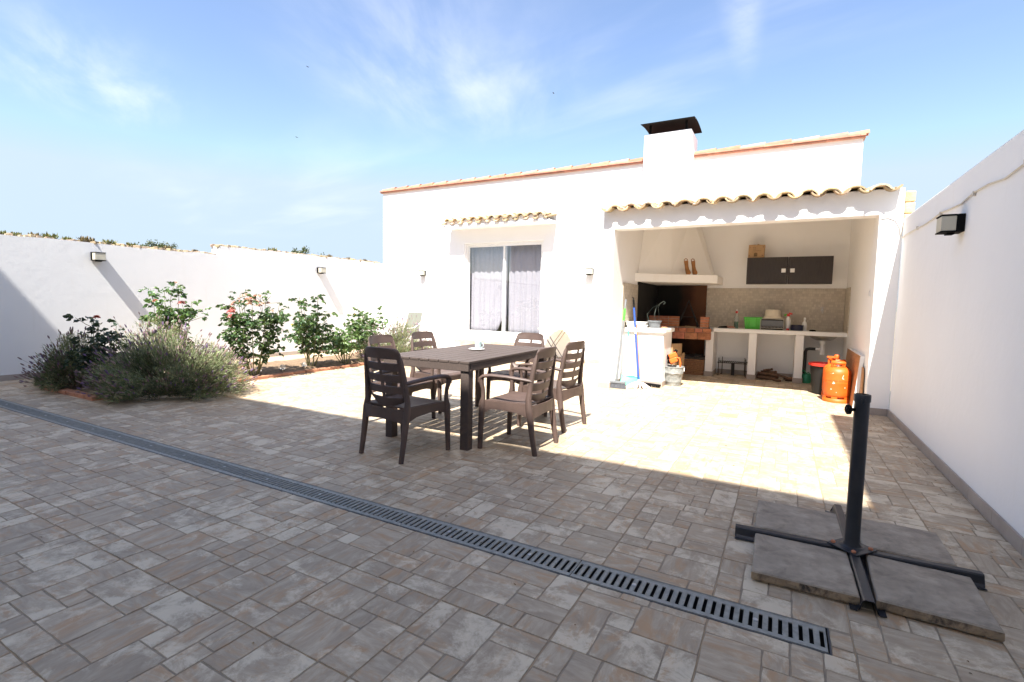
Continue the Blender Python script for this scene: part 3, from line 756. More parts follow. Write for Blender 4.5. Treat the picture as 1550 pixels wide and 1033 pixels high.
# barbecue
bq = thing('barbecue', (-1.85, 10.2, 0), 'built in brick barbecue with sooty firebox under a white sloping hood', 'barbecue')
def bricks(b, x0, x1, y0, y1, z, hgt, n, var=.18):
    for i in range(n):
        a = x0 + (x1 - x0) * i / n; c = x0 + (x1 - x0) * (i + 1) / n; j = rnd(1 - var, 1 + var); b.tint = (j, j * rnd(.9, 1.1), j * rnd(.85, 1.1))
        b.box(a + .005, c - .005, y0 + rnd(-.003, .003), y1, z, z + hgt)
b = MB(); b.box(KX0 + .016, -1.27, 9.965, HW - .03, .70, .905); hb = b.build('hearth_slab', 'mortar', bq)
b = MB(); bricks(b, -2.33, -1.168, 9.94, 10.1, .69, .125, 5, .12); bricks(b, -2.33, -1.168, 9.935, 10.1, .822, .075, 8, .15); b.build('hearth_front', 'brick', bq, bev=.005)
for (x0, x1, n, y0) in ((-2.33, -1.76, 3, 9.96), (-1.375, -1.215, 1, 9.97)):
    s_ = MB(); m_ = MB()
    for c in range(4):
        z = .915 + c * .05
        bricks(s_, x0, x1, y0, y0 + .13, z + .009, .041, n)
    m_.box(x0 + .006, x1 - .006, y0 + .008, y0 + .122, .906, 1.112)
    bs = s_.build('brick_stack', 'brick', bq, bev=.003); m_.build('mortar', 'mortar', bs)
b = MB(); b.box(KX0 + .016, -1.36, HW - .03, HW - .003, .2, 1.737); b.box(KX0 + .002, KX0 + .016, 9.075, HW - .031, .906, 1.737); b.build('firebox', 'soot', bq)
b = MB()
mant = [(KX0 + .001, 8.88), (-1.80, 9.36), (-1.075, 9.74), (-1.075, HW - .003), (KX0 + .001, HW - .003)]
b.prism([(x, y, 1.738) for x, y in mant], (0, 0, .147)); b.build('mantel', 'soft_white', bq, bev=.008)
lo = [(KX0 + .001, 9.05), (-1.85, 9.52), (-1.22, 10.10), (-1.215, HW - .003), (KX0 + .001, HW - .003)]
hi = [(KX0 + .001, 9.52), (-1.93, 9.80), (-1.66, 10.30), (-1.58, HW - .003), (KX0 + .001, HW - .003)]
b = MB(); b.loft([[V((x, y, 1.886)) for x, y in lo], [V((x, y, 3.1)) for x, y in hi]]); b.build('hood', 'soft_white', bq, bev=.01)
b = MB(); b.tube([(-1.86, 10.4, .91), (-1.66, 10.42, 1.42), (-1.46, 10.4, .91)], .024, 6); b.tube([(-1.78, 10.4, 1.1), (-1.54, 10.4, 1.1)], .01, 6); b.build('grill_support', 'rust_black', bq)

cab = thing('wall_cabinet', (.035, 10.47, 1.75), 'dark brown two door wall cabinet hung above the tiled splashback', 'cabinet')
B(-.63, .71, 10.345, HW - .002, 1.752, 2.228).build('carcass', 'white_paint', cab, bev=.003)
for (x0, x1, hx) in ((-.64, .033, -.035), (.037, .72, .105)):
    d = B(x0, x1, 10.32, 10.344, 1.745, 2.235).build('door', 'wenge', cab, bev=.002)
    B(hx - .035, hx + .035, 10.298, 10.3195, 1.955, 2.025).build('handle', 'white_plastic', d, bev=.004)

# things on the cabinet and mantel
cbx = thing('cardboard_box', (-.49, 10.48, 2.229), 'small brown printed cardboard box on top of the wall cabinet', 'box')
b = MB(); b.loft([[V((-.635, 10.38, 2.2295)), V((-.37, 10.38, 2.2295)), V((-.37, 10.6, 2.2295)), V((-.635, 10.6, 2.2295))], [V((-.63, 10.385, 2.475)), V((-.355, 10.385, 2.47)), V((-.36, 10.6, 2.475)), V((-.63, 10.6, 2.475))]])
b.build('carton', 'cardboard', cbx, bev=.004)
b = MB(); b.poly(((-.63, 10.384, 2.476), (-.52, 10.383, 2.476), (-.49, 10.46, 2.492), (-.63, 10.6, 2.478))); b.poly(((-.50, 10.384, 2.474), (-.355, 10.384, 2.472), (-.36, 10.6, 2.476), (-.48, 10.48, 2.498)))
b.build('flap', 'cardboard', cbx)
b = MB()
for (x0, x1, z) in ((-.555, -.535, 2.425), (-.528, -.508, 2.425), (-.555, -.535, 2.395), (-.528, -.508, 2.395)): b.box(x0, x1, 10.381, 10.3835, z, z + .008)
x = -.555
while x < -.42: b.box(x, x + rnd(.006, .014), 10.3805, 10.3832, 2.363, 2.370); x += .018
b.box(-.535, -.48, 10.379, 10.3815, 2.262, 2.325); b.box(-.515, -.50, 10.3785, 10.3812, 2.325, 2.333)
for (x, z) in ((-.61, 2.425), (-.385, 2.425), (-.612, 2.27), (-.395, 2.27)): b.box(x - .008, x + .008, 10.3788, 10.383, z, z + .014)
b.build('print', 'ink', cbx)
for i, (x, rz, lab) in enumerate(((-1.575, .1, 'left one of two tan wooden clogs standing on their toes on the mantel'), (-1.465, -.15, 'right one of two tan wooden clogs standing on their toes on the mantel'))):
    b = MB(); b.smooth = True; b.X = Matrix.Translation((x, 9.60 if rz > 0 else 9.67, 1.8855)) @ Matrix.Rotation(rz * .5, 4, 'Z') @ Matrix.Rotation(-.12, 4, 'Y')
    def ring(cx, cy, z, rx, ry): return [V((cx + rx * math.cos(2 * math.pi * q / 12), cy + ry * math.sin(2 * math.pi * q / 12), z)) for q in range(12)]
    b.loft([ring(.02, -.05, .0, .03, .035), ring(.022, -.05, .02, .045, .05), ring(.015, -.03, .055, .045, .045), ring(0, -.005, .1, .036, .034), ring(-.006, .005, .16, .032, .026), ring(-.008, .01, .22, .036, .028), ring(-.008, .01, .255, .036, .03), ring(-.008, .008, .26, .026, .02), ring(-.007, .006, .2, .02, .014)])
    b.tube([(-.038, 0, .255), (-.032, -.012, .285), (-.008, -.016, .298), (.016, -.012, .285), (.022, 0, .255)], .0075, 6)
    o = b.build('clog', 'leather'); tag(o, lab, 'clog', 'pair of clogs on the mantel')

# ------------------------------------------------------------------ wall lamps (prototype faces -Y, wall at y=0)
def make_lamp():
    r = thing('wall_lamp', (0, 0, 0), '', 'wall lamp', 'box shaped wall lamps')
    b = MB(); W, H2, D = .08, .07, .15
    b.box(-W, W, -.05, -.001, -H2, H2); b.box(-W, W, -D, -.0505, H2 - .012, H2); b.box(-W, W, -D, -.0505, -H2, -H2 + .01)
    b.box(-.04, .04, -.1, -.0505, -H2 - .014, -H2 - .0005); b.build('housing', 'black', r, bev=.003)
    B(-W + .004, W - .004, -D + .004, -.051, -H2 + .0105, H2 - .0125).build('diffuser', 'lamp_glass', r, bev=.006)
    return r
lp = make_lamp(); lp['group'] = 'box shaped wall lamps'
LP = [((lx(4.05), 4.05, 1.94), 90, 'black and cream wall lamp on the left wall, the one nearer to the camera'), ((lx(8.5), 8.5, 2.01), 90, 'black and cream wall lamp on the left wall, the one near the house corner'),
      ((-8.5, HW, 2.06), 0, 'black and cream wall lamp on the house front, left of the window'), ((-3.82, HW, 2.04), 0, 'black and cream wall lamp on the house front between the window and kitchen'),
      ((1.21, 5.22, 2.0), -90, 'black and cream wall lamp on the shaded right wall')]
for i, (l, a, lab) in enumerate(LP):
    o = lp if i == 0 else copy_tree(lp); o.location = l; o.rotation_euler.z = R(a); o['label'] = lab

# ------------------------------------------------------------------ table
tb = thing('dining_table', (0, 0, 0), 'long brown slatted resin dining table in the middle of the patio', 'table')
TW, TL, TH = .97, 1.78, .79
b = MB(); n = 9; p = TW / n
for i in range(n):
    x = -TW / 2 + i * p
    b.box(x + .0035, x + p - .0035, -TL / 2, TL / 2, TH - .022, TH)
b.build('tabletop', 'table_brown', tb, bev=.004)
b = MB()
for y in (-TL / 2 + .02, TL / 2 - .02): b.box(-TW / 2 + .012, TW / 2 - .012, y - .016, y + .016, TH - .088, TH - .0225)
for x in (-TW / 2 + .024, TW / 2 - .024): b.box(x - .016, x + .016, -TL / 2 + .0365, TL / 2 - .0365, TH - .088, TH - .0225)
for y in (-.44, 0, .44): b.box(-TW / 2 + .042, TW / 2 - .042, y - .05, y + .05, TH - .05, TH - .0225)
b.build('apron', 'table_brown', tb, bev=.004)
for x in (-1, 1):
    for y in (-1, 1):
        cx, cy = x * (TW / 2 - .062), y * (TL / 2 - .062)
        MB().bar([(cx, cy, 0), (cx, cy, TH - .0885)], .085, .085, up=(0, 1, 0), ch=.08).build('leg', 'table_brown', tb)
tb.location = (-2.86, 4.45, 0); tb.rotation_euler.z = R(1.6)

cs = thing('saucer', (-2.90, 4.55, TH), 'small white saucer on the brown table', 'saucer')
b = MB(); b.lathe([(.045, TH + .0005), (.06, TH + .003), (.088, TH + .013), (.085, TH + .016), (.05, TH + .008), (.0, TH + .007)], 24, (-2.90, 4.55, 0)); b.build('dish', 'porcelain', cs, ang=50)
cu = thing('cup', (-2.88, 4.55, TH + .008), 'patterned blue grey coffee cup standing on the white saucer', 'cup')
b = MB(); z = TH + .0085; b.lathe([(.028, z), (.033, z + .004), (.036, z + .04), (.041, z + .085), (.038, z + .085), (.032, z + .03), (.0, z + .012)], 24, (-2.88, 4.55, 0)); b.build('bowl', 'cup_print', cu, ang=50)
b = MB(); b.tube([(-2.842, 4.55, z + .07), (-2.818, 4.55, z + .065), (-2.812, 4.55, z + .045), (-2.822, 4.55, z + .025), (-2.846, 4.55, z + .022)], .005, 6); b.build('handle', 'cup_print', cu)

# ------------------------------------------------------------------ chairs (local front = +Y)
def fine(bp, m):
    out = []
    for a, b in zip(bp, bp[1:]):
        n = max(1, math.ceil((b - a) / m)); out += [a + (b - a) * i / n for i in range(n)]
    return out + [bp[-1]]
def make_chair():
    r = thing('garden_chair', (0, 0, 0), '', 'chair', 'chairs around the dining table'); PB = 'plastic_brown'
    # backrest: perforated curved panel
    zt, zb = .925, .43
    def backline(z):  # y of the panel centre at height z
        t = (z - .43) / (.9 - .43); return -.165 - .065 * t - .02 * t * t
    def f(u, v):
        z = zb + (zt - zb) * v; hw = .226 - .022 * v
        if v > .93: hw -= .022 * ((v - .93) / .07) ** 2.5
        if v < .2: hw -= .05 * ((.2 - v) / .2) ** 1.5
        drop = -.012 * (u ** 4) * (1 if v > .9 else 0) - (0.0) + (.045 * u * u if v < .2 else 0) * (1 - v / .2 if v < .2 else 0)
        return (u * hw, backline(z) - .045 * (1 - u * u), z + drop)
    def nf(u, v): return (u * .35, 1, .27)
    SL = [(.17, .27), (.375, .465), (.565, .655), (.745, .825)]
    SL = [(.748, .815), (.553, .62), (.36, .427), (.165, .232)]
    us = fine([-1, -.84, -.07, .07, .84, 1], .13); vb = [0]
    for a, b_ in sorted(SL): vb += [a, b_]
    vb += [.94, 1]; vsx = fine(sorted(vb), .05)
    solid = lambda u, v: not (.07 < abs(u) < .84 and any(a < v < b_ for a, b_ in SL))
    b = MB(); b.slab(us, vsx, solid, f, nf, .012); b.build('backrest', PB, r, bev=.0025, seg=1, ang=35)
    # seat
    def fs(u, v):
        y = -.215 + .475 * v; hw = .232 + .035 * v
        z = .437 - .018 * math.sin(math.pi * min(1, v * 1.1)) * (1 - u ** 4) + .0 * u
        if v > .85: z -= .02 * ((v - .85) / .15) ** 2
        return (u * hw, y, z)
    b = MB(); b.slab(fine([-1, 1], .2), fine([0, 1], .1), lambda u, v: True, fs, lambda u, v: (0, 0, 1), .012)
    # seat skirts
    def sk_(pts, hts): 
        rings = []
        for (p, hh) in zip(pts, hts): rings.append((V(p), hh))
        for (p, a), (q, c) in zip(rings, rings[1:]):
            d = (q - p); s_ = V((d.y, -d.x, 0)).normalized() * .006
            i = [b.vert(x) for x in (p - s_, p + s_, p + s_ - V((0, 0, a)), p - s_ - V((0, 0, a)), q - s_, q + s_, q + s_ - V((0, 0, c)), q - s_ - V((0, 0, c)))]
            for k_ in ((0, 4, 5, 1), (1, 5, 6, 2), (2, 6, 7, 3), (3, 7, 4, 0), (0, 1, 2, 3), (4, 7, 6, 5)): b.face([i[z_] for z_ in k_])
    for sx in (-1, 1):
        sk_([(sx * .237, -.21, .436), (sx * .243, -.1, .436), (sx * .255, .05, .436), (sx * .265, .16, .436), (sx * .27, .235, .436)], [.125, .085, .07, .072, .11])
    sk_([(-.262, .258, .418), (-.12, .268, .418), (0, .27, .418), (.12, .268, .418), (.262, .258, .418)], [.09, .06, .055, .06, .09])
    sk_([(-.232, -.222, .43), (-.12, -.245, .43), (0, -.252, .43), (.12, -.245, .43), (.232, -.222, .43)], [.12, .10, .09, .10, .12])
    b.build('seat', PB, r, ang=35)
    for sx in (-1, 1):
        # rear leg rises into the side of the back
        b = MB(); b.bar([(sx * .238, -.262, 0), (sx * .239, -.228, .2), (sx * .240, -.200, .40), (sx * .236, -.19, .48), (sx * .228, -.205, .62), (sx * .216, -.225, .76), (sx * .208, -.238, .83), (sx * .205, -.245, .865)],
                        [.036, .042, .05, .044, .034, .028, .018, .008], [.042, .05, .062, .05, .042, .038, .03, .012], up=(0, 1, 0), ch=.3).build('leg', PB, r, ang=50)
        b = MB(); b.bar([(sx * .278, .262, 0), (sx * .278, .255, .2), (sx * .276, .247, .40), (sx * .272, .238, .47), (sx * .276, .24, .54), (sx * .288, .25, .60), (sx * .29, .245, .635)],
                        [.036, .042, .05, .036, .034, .042, .04], [.042, .048, .058, .036, .032, .038, .03], up=(0, 1, 0), ch=.3).build('leg', PB, r, ang=50)
        b = MB(); b.bar([(sx * .29, .262, .60), (sx * .292, .255, .635), (sx * .292, .225, .657), (sx * .29, .15, .668), (sx * .278, 0, .664), (sx * .25, -.15, .648), (sx * .228, -.215, .636)],
                        [.04, .048, .054, .056, .052, .042, .032], [.034, .034, .032, .03, .028, .03, .032], up=(0, .25, 1), ch=.35).build('armrest', PB, r, ang=50)
    return r
chp = make_chair()
CH = [((-2.84, 3.30), -5, 'brown resin armchair at the near end of the table, its back to the camera'), ((-2.07, 4.01), 91, 'brown resin armchair on the right side of the table, the nearer of the two there'),
      ((-2.13, 4.90), 84, 'brown resin armchair on the right side of the table, the farther of the two there'), ((-2.88, 5.50), 173, 'brown resin armchair at the far end of the table, facing the camera'),
      ((-3.72, 4.95), -92, 'brown resin armchair on the left side of the table, in front of the far lavender'), ((-3.62, 4.13), -86, 'brown resin armchair on the left side of the table, partly hidden by the near chair')]
for i, ((x, y), a, lab) in enumerate(CH):
    o = chp if i == 0 else copy_tree(chp); o.location = (x, y, 0); o.rotation_euler.z = R(a); o['label'] = lab

# ------------------------------------------------------------------ umbrella stand with slabs
us_ = thing('umbrella_stand', (.38, 3.08, 0), 'dark grey steel umbrella stand with a bare upright tube on a cross base', 'umbrella stand')
def hat(b, p0, p1):
    p0, p1 = V(p0), V(p1); d = (p1 - p0).normalized(); s_ = d.cross(V((0, 0, 1)))
    q = [(-.066, .006), (-.042, .002), (-.03, .014), (-.023, .05), (-.017, .056), (.017, .056), (.023, .05), (.03, .014), (.042, .002), (.066, .006)]
    t = .004; up_ = [(x, z + t) for x, z in q]
    b.loft([[p + s_ * x + V((0, 0, z)) for x, z in q] + [p + s_ * x * .97 + V((0, 0, z)) for x, z in up_[::-1]] for p in (p0, p1)])
b = MB(); hat(b, (-.175, 3.06, 0), (.905, 3.10, 0)); b.build('base_arm', 'dark_metal', us_)
b = MB(); hat(b, (.39, 2.535, .0012), (.385, 3.04, .0012)); b.build('base_arm', 'dark_metal', us_)
b = MB(); hat(b, (.377, 3.12, .0012), (.37, 3.72, .0012)); b.build('base_arm', 'dark_metal', us_)
b = MB(); b.X = Matrix.Translation((.38, 3.08, 0)) @ Matrix.Rotation(R(5), 4, 'Z')
b.prism([(-.115, 0, .0625), (0, -.115, .0625), (.115, 0, .0625), (0, .115, .0625)], (0, 0, .006)); pl = b.build('base_plate', 'dark_metal', us_, bev=.003)
for (x, y) in ((-.082, 0), (.082, 0), (0, -.082), (0, .082)):
    b = MB(); b.lathe([(.011, .0688), (.011, .076), (.006, .08), (.0, .08)], 8, (.38 + x, 3.08 + y, 0)); b.build('bolt', 'brick', pl)
b = MB(); b.lathe([(.055, .0688), (.042, .075), (.0345, .092), (.034, .3), (.034, .872), (.029, .872), (.029, .7), (.0, .7)], 28, (.38, 3.08, 0)); b.build('tube', 'dark_metal', us_, ang=40)
b = MB(); b.lathe([(.0375, .835), (.0375, .868), (.036, .871)], 28, (.38, 3.08, 0), cap=False); b.tube([(.372, 3.042, .85), (.372, 3.042, .832), (.38, 3.041, .824), (.388, 3.042, .832), (.388, 3.042, .85)], .003, 6); b.build('collar', 'dark_metal', us_, ang=40)
b = MB(); b.X = Matrix.Translation((.38, 3.08, .79)) @ Matrix.Rotation(R(-160), 4, 'Z') @ Matrix.Rotation(R(90), 4, 'Y'); b.lathe([(.009, .03), (.009, .046), (.016, .05), (.026, .056), (.026, .068), (.018, .073), (0, .073)], 10); b.build('clamp_knob', 'black', us_, ang=50)
SLB = [((.140, 3.345), .44, .46, 0, 'stained concrete paving slab on the umbrella base, far left'), ((.145, 2.80), .43, .46, .6, 'stained concrete paving slab on the umbrella base, near left with a blackened edge'),
       ((.635, 3.36), .39, .43, -1, 'stained concrete paving slab on the umbrella base, far right behind the tube'), ((.635, 2.815), .41, .47, -2.0, 'stained concrete paving slab on the umbrella base, near right corner')]
for (x, y), sx, sy, a, lab in SLB:
    b = MB(); n = 8; rings = []
    for (z, ins) in ((.012, .004), (.02, 0), (.05, .001), (.056, .007)):
        ring = []
        for (ax, ay, bx, by) in ((-1, -1, 1, -1), (1, -1, 1, 1), (1, 1, -1, 1), (-1, 1, -1, -1)):
            for q in range(n):
                t = q / n; ring.append(V(((ax + (bx - ax) * t) * (sx / 2 - ins) + rnd(-.0015, .0015), (ay + (by - ay) * t) * (sy / 2 - ins) + rnd(-.0015, .0015), z)))
        rings.append(ring)
    b.loft(rings); o = b.build('paving_slab', ['concrete', 'slab_edge'], base=(0, 0, 0))
    for pg in o.data.polygons:
        if abs(pg.normal.z) < .5: pg.material_index = 1; o.location = (x, y, -.004); o.rotation_euler.z = R(a); tag(o, lab, 'paving slab', 'slabs weighing down the umbrella base')

# ------------------------------------------------------------------ gas cylinders and bin
def make_gas():
    r = thing('gas_cylinder', (0, 0, 0), '', 'gas cylinder', 'orange gas cylinders')
    b = MB(); b.lathe([(.12, .055), (.15, .075), (.163, .11), (.165, .16), (.165, .262), (.1665, .268), (.1665, .29), (.165, .296), (.165, .40), (.158, .44), (.135, .475), (.09, .497), (.05, .505), (.0, .507)], 36); b.build('body', 'orange_paint', r, ang=60)
    b = MB(); b.lathe([(.16, 0), (.168, .003), (.168, .05), (.16, .055)], 36, cap=False); b.lathe([(.155, .055), (.155, 0)], 36, cap=False)
    for q in range(6):
        a = q * math.pi / 3 + .3; b.obox((.155 * math.cos(a), .155 * math.sin(a), .066), .014, .07, .034, (0, 0, a))
    b.build('foot_ring', 'orange_paint', r, ang=60)
    n = 18
    for (a0, a1) in ((-140, -40), (40, 140)):
        b = MB()
        pts = [(.10 * math.cos(R(a0 + (a1 - a0) * q / n)), .10 * math.sin(R(a0 + (a1 - a0) * q / n)), .555) for q in range(n + 1)]
        b.bar(pts, .022, .04, up=(0, 0, 1), ch=.4)
        for q in (1, n - 1): b.tube([(pts[q][0], pts[q][1], .55), (pts[q][0] * .95, pts[q][1] * .95, .48)], .013, 8)
        b.build('handle', 'orange_paint', r, ang=50)
    b = MB(); b.lathe([(.028, .505), (.022, .53), (.018, .56), (.018, .575)], 14); b.build('valve', 'steel', r, ang=50)
    return r
gc = make_gas()
b = MB()
for q in range(26):
    a = R(-150 + q * 4.6); 
    if q % 5 == 3: continue
    b.obox((.1662 * math.cos(a), .1662 * math.sin(a), .31), .002, .009, .016, (0, 0, a))
b.build('printed_band', 'dark_orange', gc)
b = MB()
for (a, z, w_, hh) in ((-125, .40, .05, .012), (-118, .41, .04, .01), (-72, .375, .006, .05), (-70, .345, .02, .01), (-108, .275, .028, .014), (-110, .283, .01, .03), (-118, .19, .012, .012), (-95, .15, .008, .008), (-60, .22, .012, .008)):
    rr = .1656 if z < .4 else .160
    b.obox((rr * math.cos(R(a)), rr * math.sin(R(a)), z), .004, w_, hh, (rnd(-.4, .4), 0, R(a)))
b.build('chipped_paint', 'chip', gc)
gc.location = (.725, 8.38, 0); gc['label'] = 'scuffed orange gas cylinder standing in front of the second one'
g2 = copy_tree(gc); g2.location = (.735, 8.76, 0); g2.rotation_euler.z = R(40); g2['label'] = 'orange gas cylinder with an orange regulator, behind the scuffed one'
b = MB(); b.lathe([(.03, .575), (.034, .58), (.034, .64), (.03, .645), (0, .645)], 14); b.obox((-.05, 0, .6), .09, .03, .022); b.build('regulator', 'orange_plastic', g2, ang=50) if False else None
rg = MB(); rg.lathe([(.03, .5755), (.034, .58), (.034, .632), (.03, .637), (0, .637)], 14, (.735, 8.76, 0)); rg.obox((.66, 8.75, .60), .1, .03, .024)
tag(rg.build('regulator', 'orange_plastic', ang=50), 'orange gas regulator clipped on the rear gas cylinder', 'gas regulator')
bn = thing('bucket', (.60, 9.02, 0), 'tall dark grey bucket with a red rim behind the gas cylinders', 'bucket')
b = MB(); b.lathe([(.13, 0), (.14, .004), (.19, .44), (.183, .44), (.13, .02), (0, .02)], 28, (.60, 9.02, 0)); b.build('tub', 'black_tub', bn, ang=50)
b = MB(); b.lathe([(.19, .435), (.212, .44), (.215, .475), (.2, .48), (.19, .46)], 28, (.60, 9.02, 0)); b.build('rim', 'red', bn, ang=50)
b = MB(); b.X = Matrix.Translation((.875, 0, 0)) @ Matrix.Rotation(R(4), 4, 'Y'); b.box(0, .045, 7.93, 9.45, .0, .70)
o = b.build('board', ['wood'], base=(.9, 8.7, 0), bev=.002); 
b = MB(); b.X = Matrix.Translation((.875, 0, 0)) @ Matrix.Rotation(R(4), 4, 'Y'); b.box(-.0, .0455, 7.922, 7.9295, .0, .702); b.box(.0, .0455, 7.93, 9.45, .7005, .706)
b.build('edge_band', 'white_paint', o); tag(o, 'thick brown board with a white edge leaning against the right kitchen wall', 'board')
b = MB(); b.X = Matrix.Translation((.935, 0, 0)) @ Matrix.Rotation(R(1.2), 4, 'Y')
b.prism([(0, 7.72, .0), (0, 8.4, 0), (0, 8.4, .56), (0, 7.83, .56), (0, 7.76, .5)], (.014, 0, 0)); tag(b.build('board', 'wood', bev=.002), 'thin wooden panel with a clipped corner, between the thick board and wall', 'board')

# ------------------------------------------------------------------ on the long counter
def bottle(name, prof, c, mat, lab, cat): 
    t = thing(name, c, lab, cat); b = MB(); b.lathe([(r, c[2] + z) for r, z in prof], 18, (c[0], c[1], 0)); b.build('bottle_body', mat, t, ang=50); return t
CT = .9155
t = bottle('dish_soap', [(.036, 0), (.04, .005), (.04, .19), (.025, .25), (.014, .27), (.014, .285), (0, .285)], (-.77, 10.3, CT), 'clear', 'clear bottle half full of green dish soap with a red cap', 'bottle')
b = MB(); b.lathe([(.0355, CT + .004), (.0385, CT + .006), (.0385, CT + .125), (0, CT + .125)], 18, (-.77, 10.3, 0)); b.build('liquid', 'dark_green', t, ang=50)
b = MB(); b.lathe([(.022, CT + .2855), (.022, CT + .32), (.018, CT + .325), (0, CT + .325)], 14, (-.77, 10.3, 0)); b.build('cap', 'red', t, ang=50)
b = MB(); b.lathe([(.012, CT + .3255), (.007, CT + .36), (0, CT + .36)], 10, (-.77, 10.3, 0)); b.build('nozzle', 'white_plastic', t)
cr = thing('storage_box', (-.485, 10.28, CT), 'bright green plastic storage box on the long counter', 'storage box')
b = MB()
def tub(b, cx, cy, z, w0, d0, w1, d1, hh, t=.008, n=1):
    rg_ = lambda w_, d, zz: [V((cx + sx * w_ / 2, cy + sy * d / 2, zz)) for sx, sy in ((-1, -1), (1, -1), (1, 1), (-1, 1))]
    b.loft([rg_(w0, d0, z), rg_(w1, d1, z + hh), rg_(w1 - 2 * t, d1 - 2 * t, z + hh), rg_(w0 - 2 * t, d0 - 2 * t, z + t)])
tub(b, -.485, 10.28, CT, .25, .2, .29, .24, .215); b.loft([[V((-.485 + sx * q, 10.28 + sy * (q - .025), CT + z)) for sx, sy in ((-1, -1), (1, -1), (1, 1), (-1, 1))] for q, z in ((.146, .2), (.155, .203), (.155, .218), (.146, .2185))], cap=False)
for x in (-.58, -.545, -.425, -.39): b.obox((x, 10.28 - .112, CT + .1), .012, .012, .18, (.1, 0, 0))
b.build('crate_body', 'green', cr, bev=.004)
dr = thing('dish_rack', (-.17, 10.28, CT), 'black and steel wire dish rack under the upturned cream basin', 'dish rack')
b = MB()
for z in (.03, .2):
    b.tube([(-.355, 10.16, CT + z), (.02, 10.16, CT + z), (.02, 10.42, CT + z), (-.355, 10.42, CT + z), (-.355, 10.16, CT + z)], .006, 6)
for i in range(17):
    x = -.35 + i * .0225
    b.tube([(x, 10.16, CT + .2), (x, 10.42, CT + .2)], .0035, 5); b.tube([(x, 10.16, CT + .03), (x, 10.16, CT + .06)], .003, 5)
for x in (-.355, .02):
    for y in (10.16, 10.42): b.tube([(x, y, CT), (x, y, CT + .205)], .007, 6)
b.build('wire_frame', 'steel', dr)
B(-.345, .01, 10.19, 10.41, CT + .002, CT + .05).build('drip_tray', 'black', dr, bev=.004); B(-.34, .005, 10.385, 10.40, CT + .055, CT + .185).build('back_panel', 'black', dr)
B(-.345, .01, 10.175, 10.18, CT + .065, CT + .17).build('front_panel', 'grey_plastic', dr)
t = thing('basin', (-.165, 10.28, CT + .207), 'cream plastic basin turned upside down on the dish rack', 'basin')
b = MB(); z = CT + .2075; b.lathe([(.158, z), (.163, z + .004), (.16, z + .02), (.14, z + .03), (.132, z + .05), (.122, z + .14), (.11, z + .158), (0, z + .16)], 30, (-.165, 10.28, 0)); b.build('shell', 'cream_plastic', t, ang=50)
t = thing('spray_bottle', (.085, 10.3, CT), 'pale spray bottle with a red trigger head on the long counter', 'spray bottle')
b = MB(); b.lathe([(.042, CT + .0005), (.045, CT + .006), (.045, CT + .17), (.03, CT + .215), (.016, CT + .235), (.016, CT + .25), (0, CT + .25)], 18, (.085, 10.3, 0)); b.build('bottle_body', 'white_plastic', t, ang=50)
b = MB(); b.obox((.085, 10.3, CT + .272), .05, .03, .042, (0, .25, 0)); b.obox((.12, 10.3, CT + .3), .06, .026, .026, (0, .3, 0)); b.build('trigger_head', 'red', t, bev=.005)
b = MB(); b.obox((.045, 10.3, CT + .275), .05, .022, .03, (0, -.3, 0)); b.build('nozzle', 'green', t, bev=.004)
t = thing('cooking_pot', (.23, 10.27, CT), 'low dark blue enamel pot between the spray bottle and white bottle', 'pot')
b = MB(); b.lathe([(.09, CT + .0005), (.1, CT + .005), (.102, CT + .095), (.105, CT + .1), (.098, CT + .1), (.094, CT + .02), (0, CT + .015)], 26, (.23, 10.27, 0)); b.build('vessel', 'navy', t, ang=50)
b = MB(); b.obox((.085, 10.2, CT + .02), .045, .03, .035, (0, .2, .3)); tag(b.build('sponge', 'red', bev=.006), 'small red sponge at the foot of the spray bottle', 'sponge')
t = bottle('detergent_bottle', [(.036, 0.0005), (.04, .006), (.04, .11), (.03, .15), (.015, .17), (.015, .195), (.018, .2), (.018, .235), (0, .238)], (.345, 10.32, CT), 'white_plastic', 'plain white plastic bottle to the right of the blue pot', 'bottle')
b = MB(); b.lathe([(.05, CT + .0005), (.055, CT + .01), (.04, CT + .025), (0, CT + .03)], 14, (.47, 10.2, 0)); tag(b.build('scouring_pad', 'black', ang=50), 'dark scouring pad beside the sink', 'scouring pad')
b = MB(); b.obox((-.97, 10.22, CT + .021), .14, .1, .01, (0, 0, .2)); b.tube([(-1.06, 10.2, CT + .02), (-1.0, 10.2, CT + .03), (-.9, 10.24, CT + .036)], .008, 6); b.obox((-.99, 10.26, CT + .008), .16, .12, .015, (0, 0, -.1)); tag(b.build('grill_tongs', 'black'), 'black grill tongs lying at the left end of the long counter', 'tongs')
b = MB(); b.obox((-.86, 10.28, CT + .012), .15, .14, .022, (0, 0, .12)); b.obox((-.87, 10.28, CT + .034), .13, .12, .018, (0, .05, -.1)); tag(b.build('wrapped_package', 'meat', bev=.006), 'flat reddish package beside the dish soap', 'package')

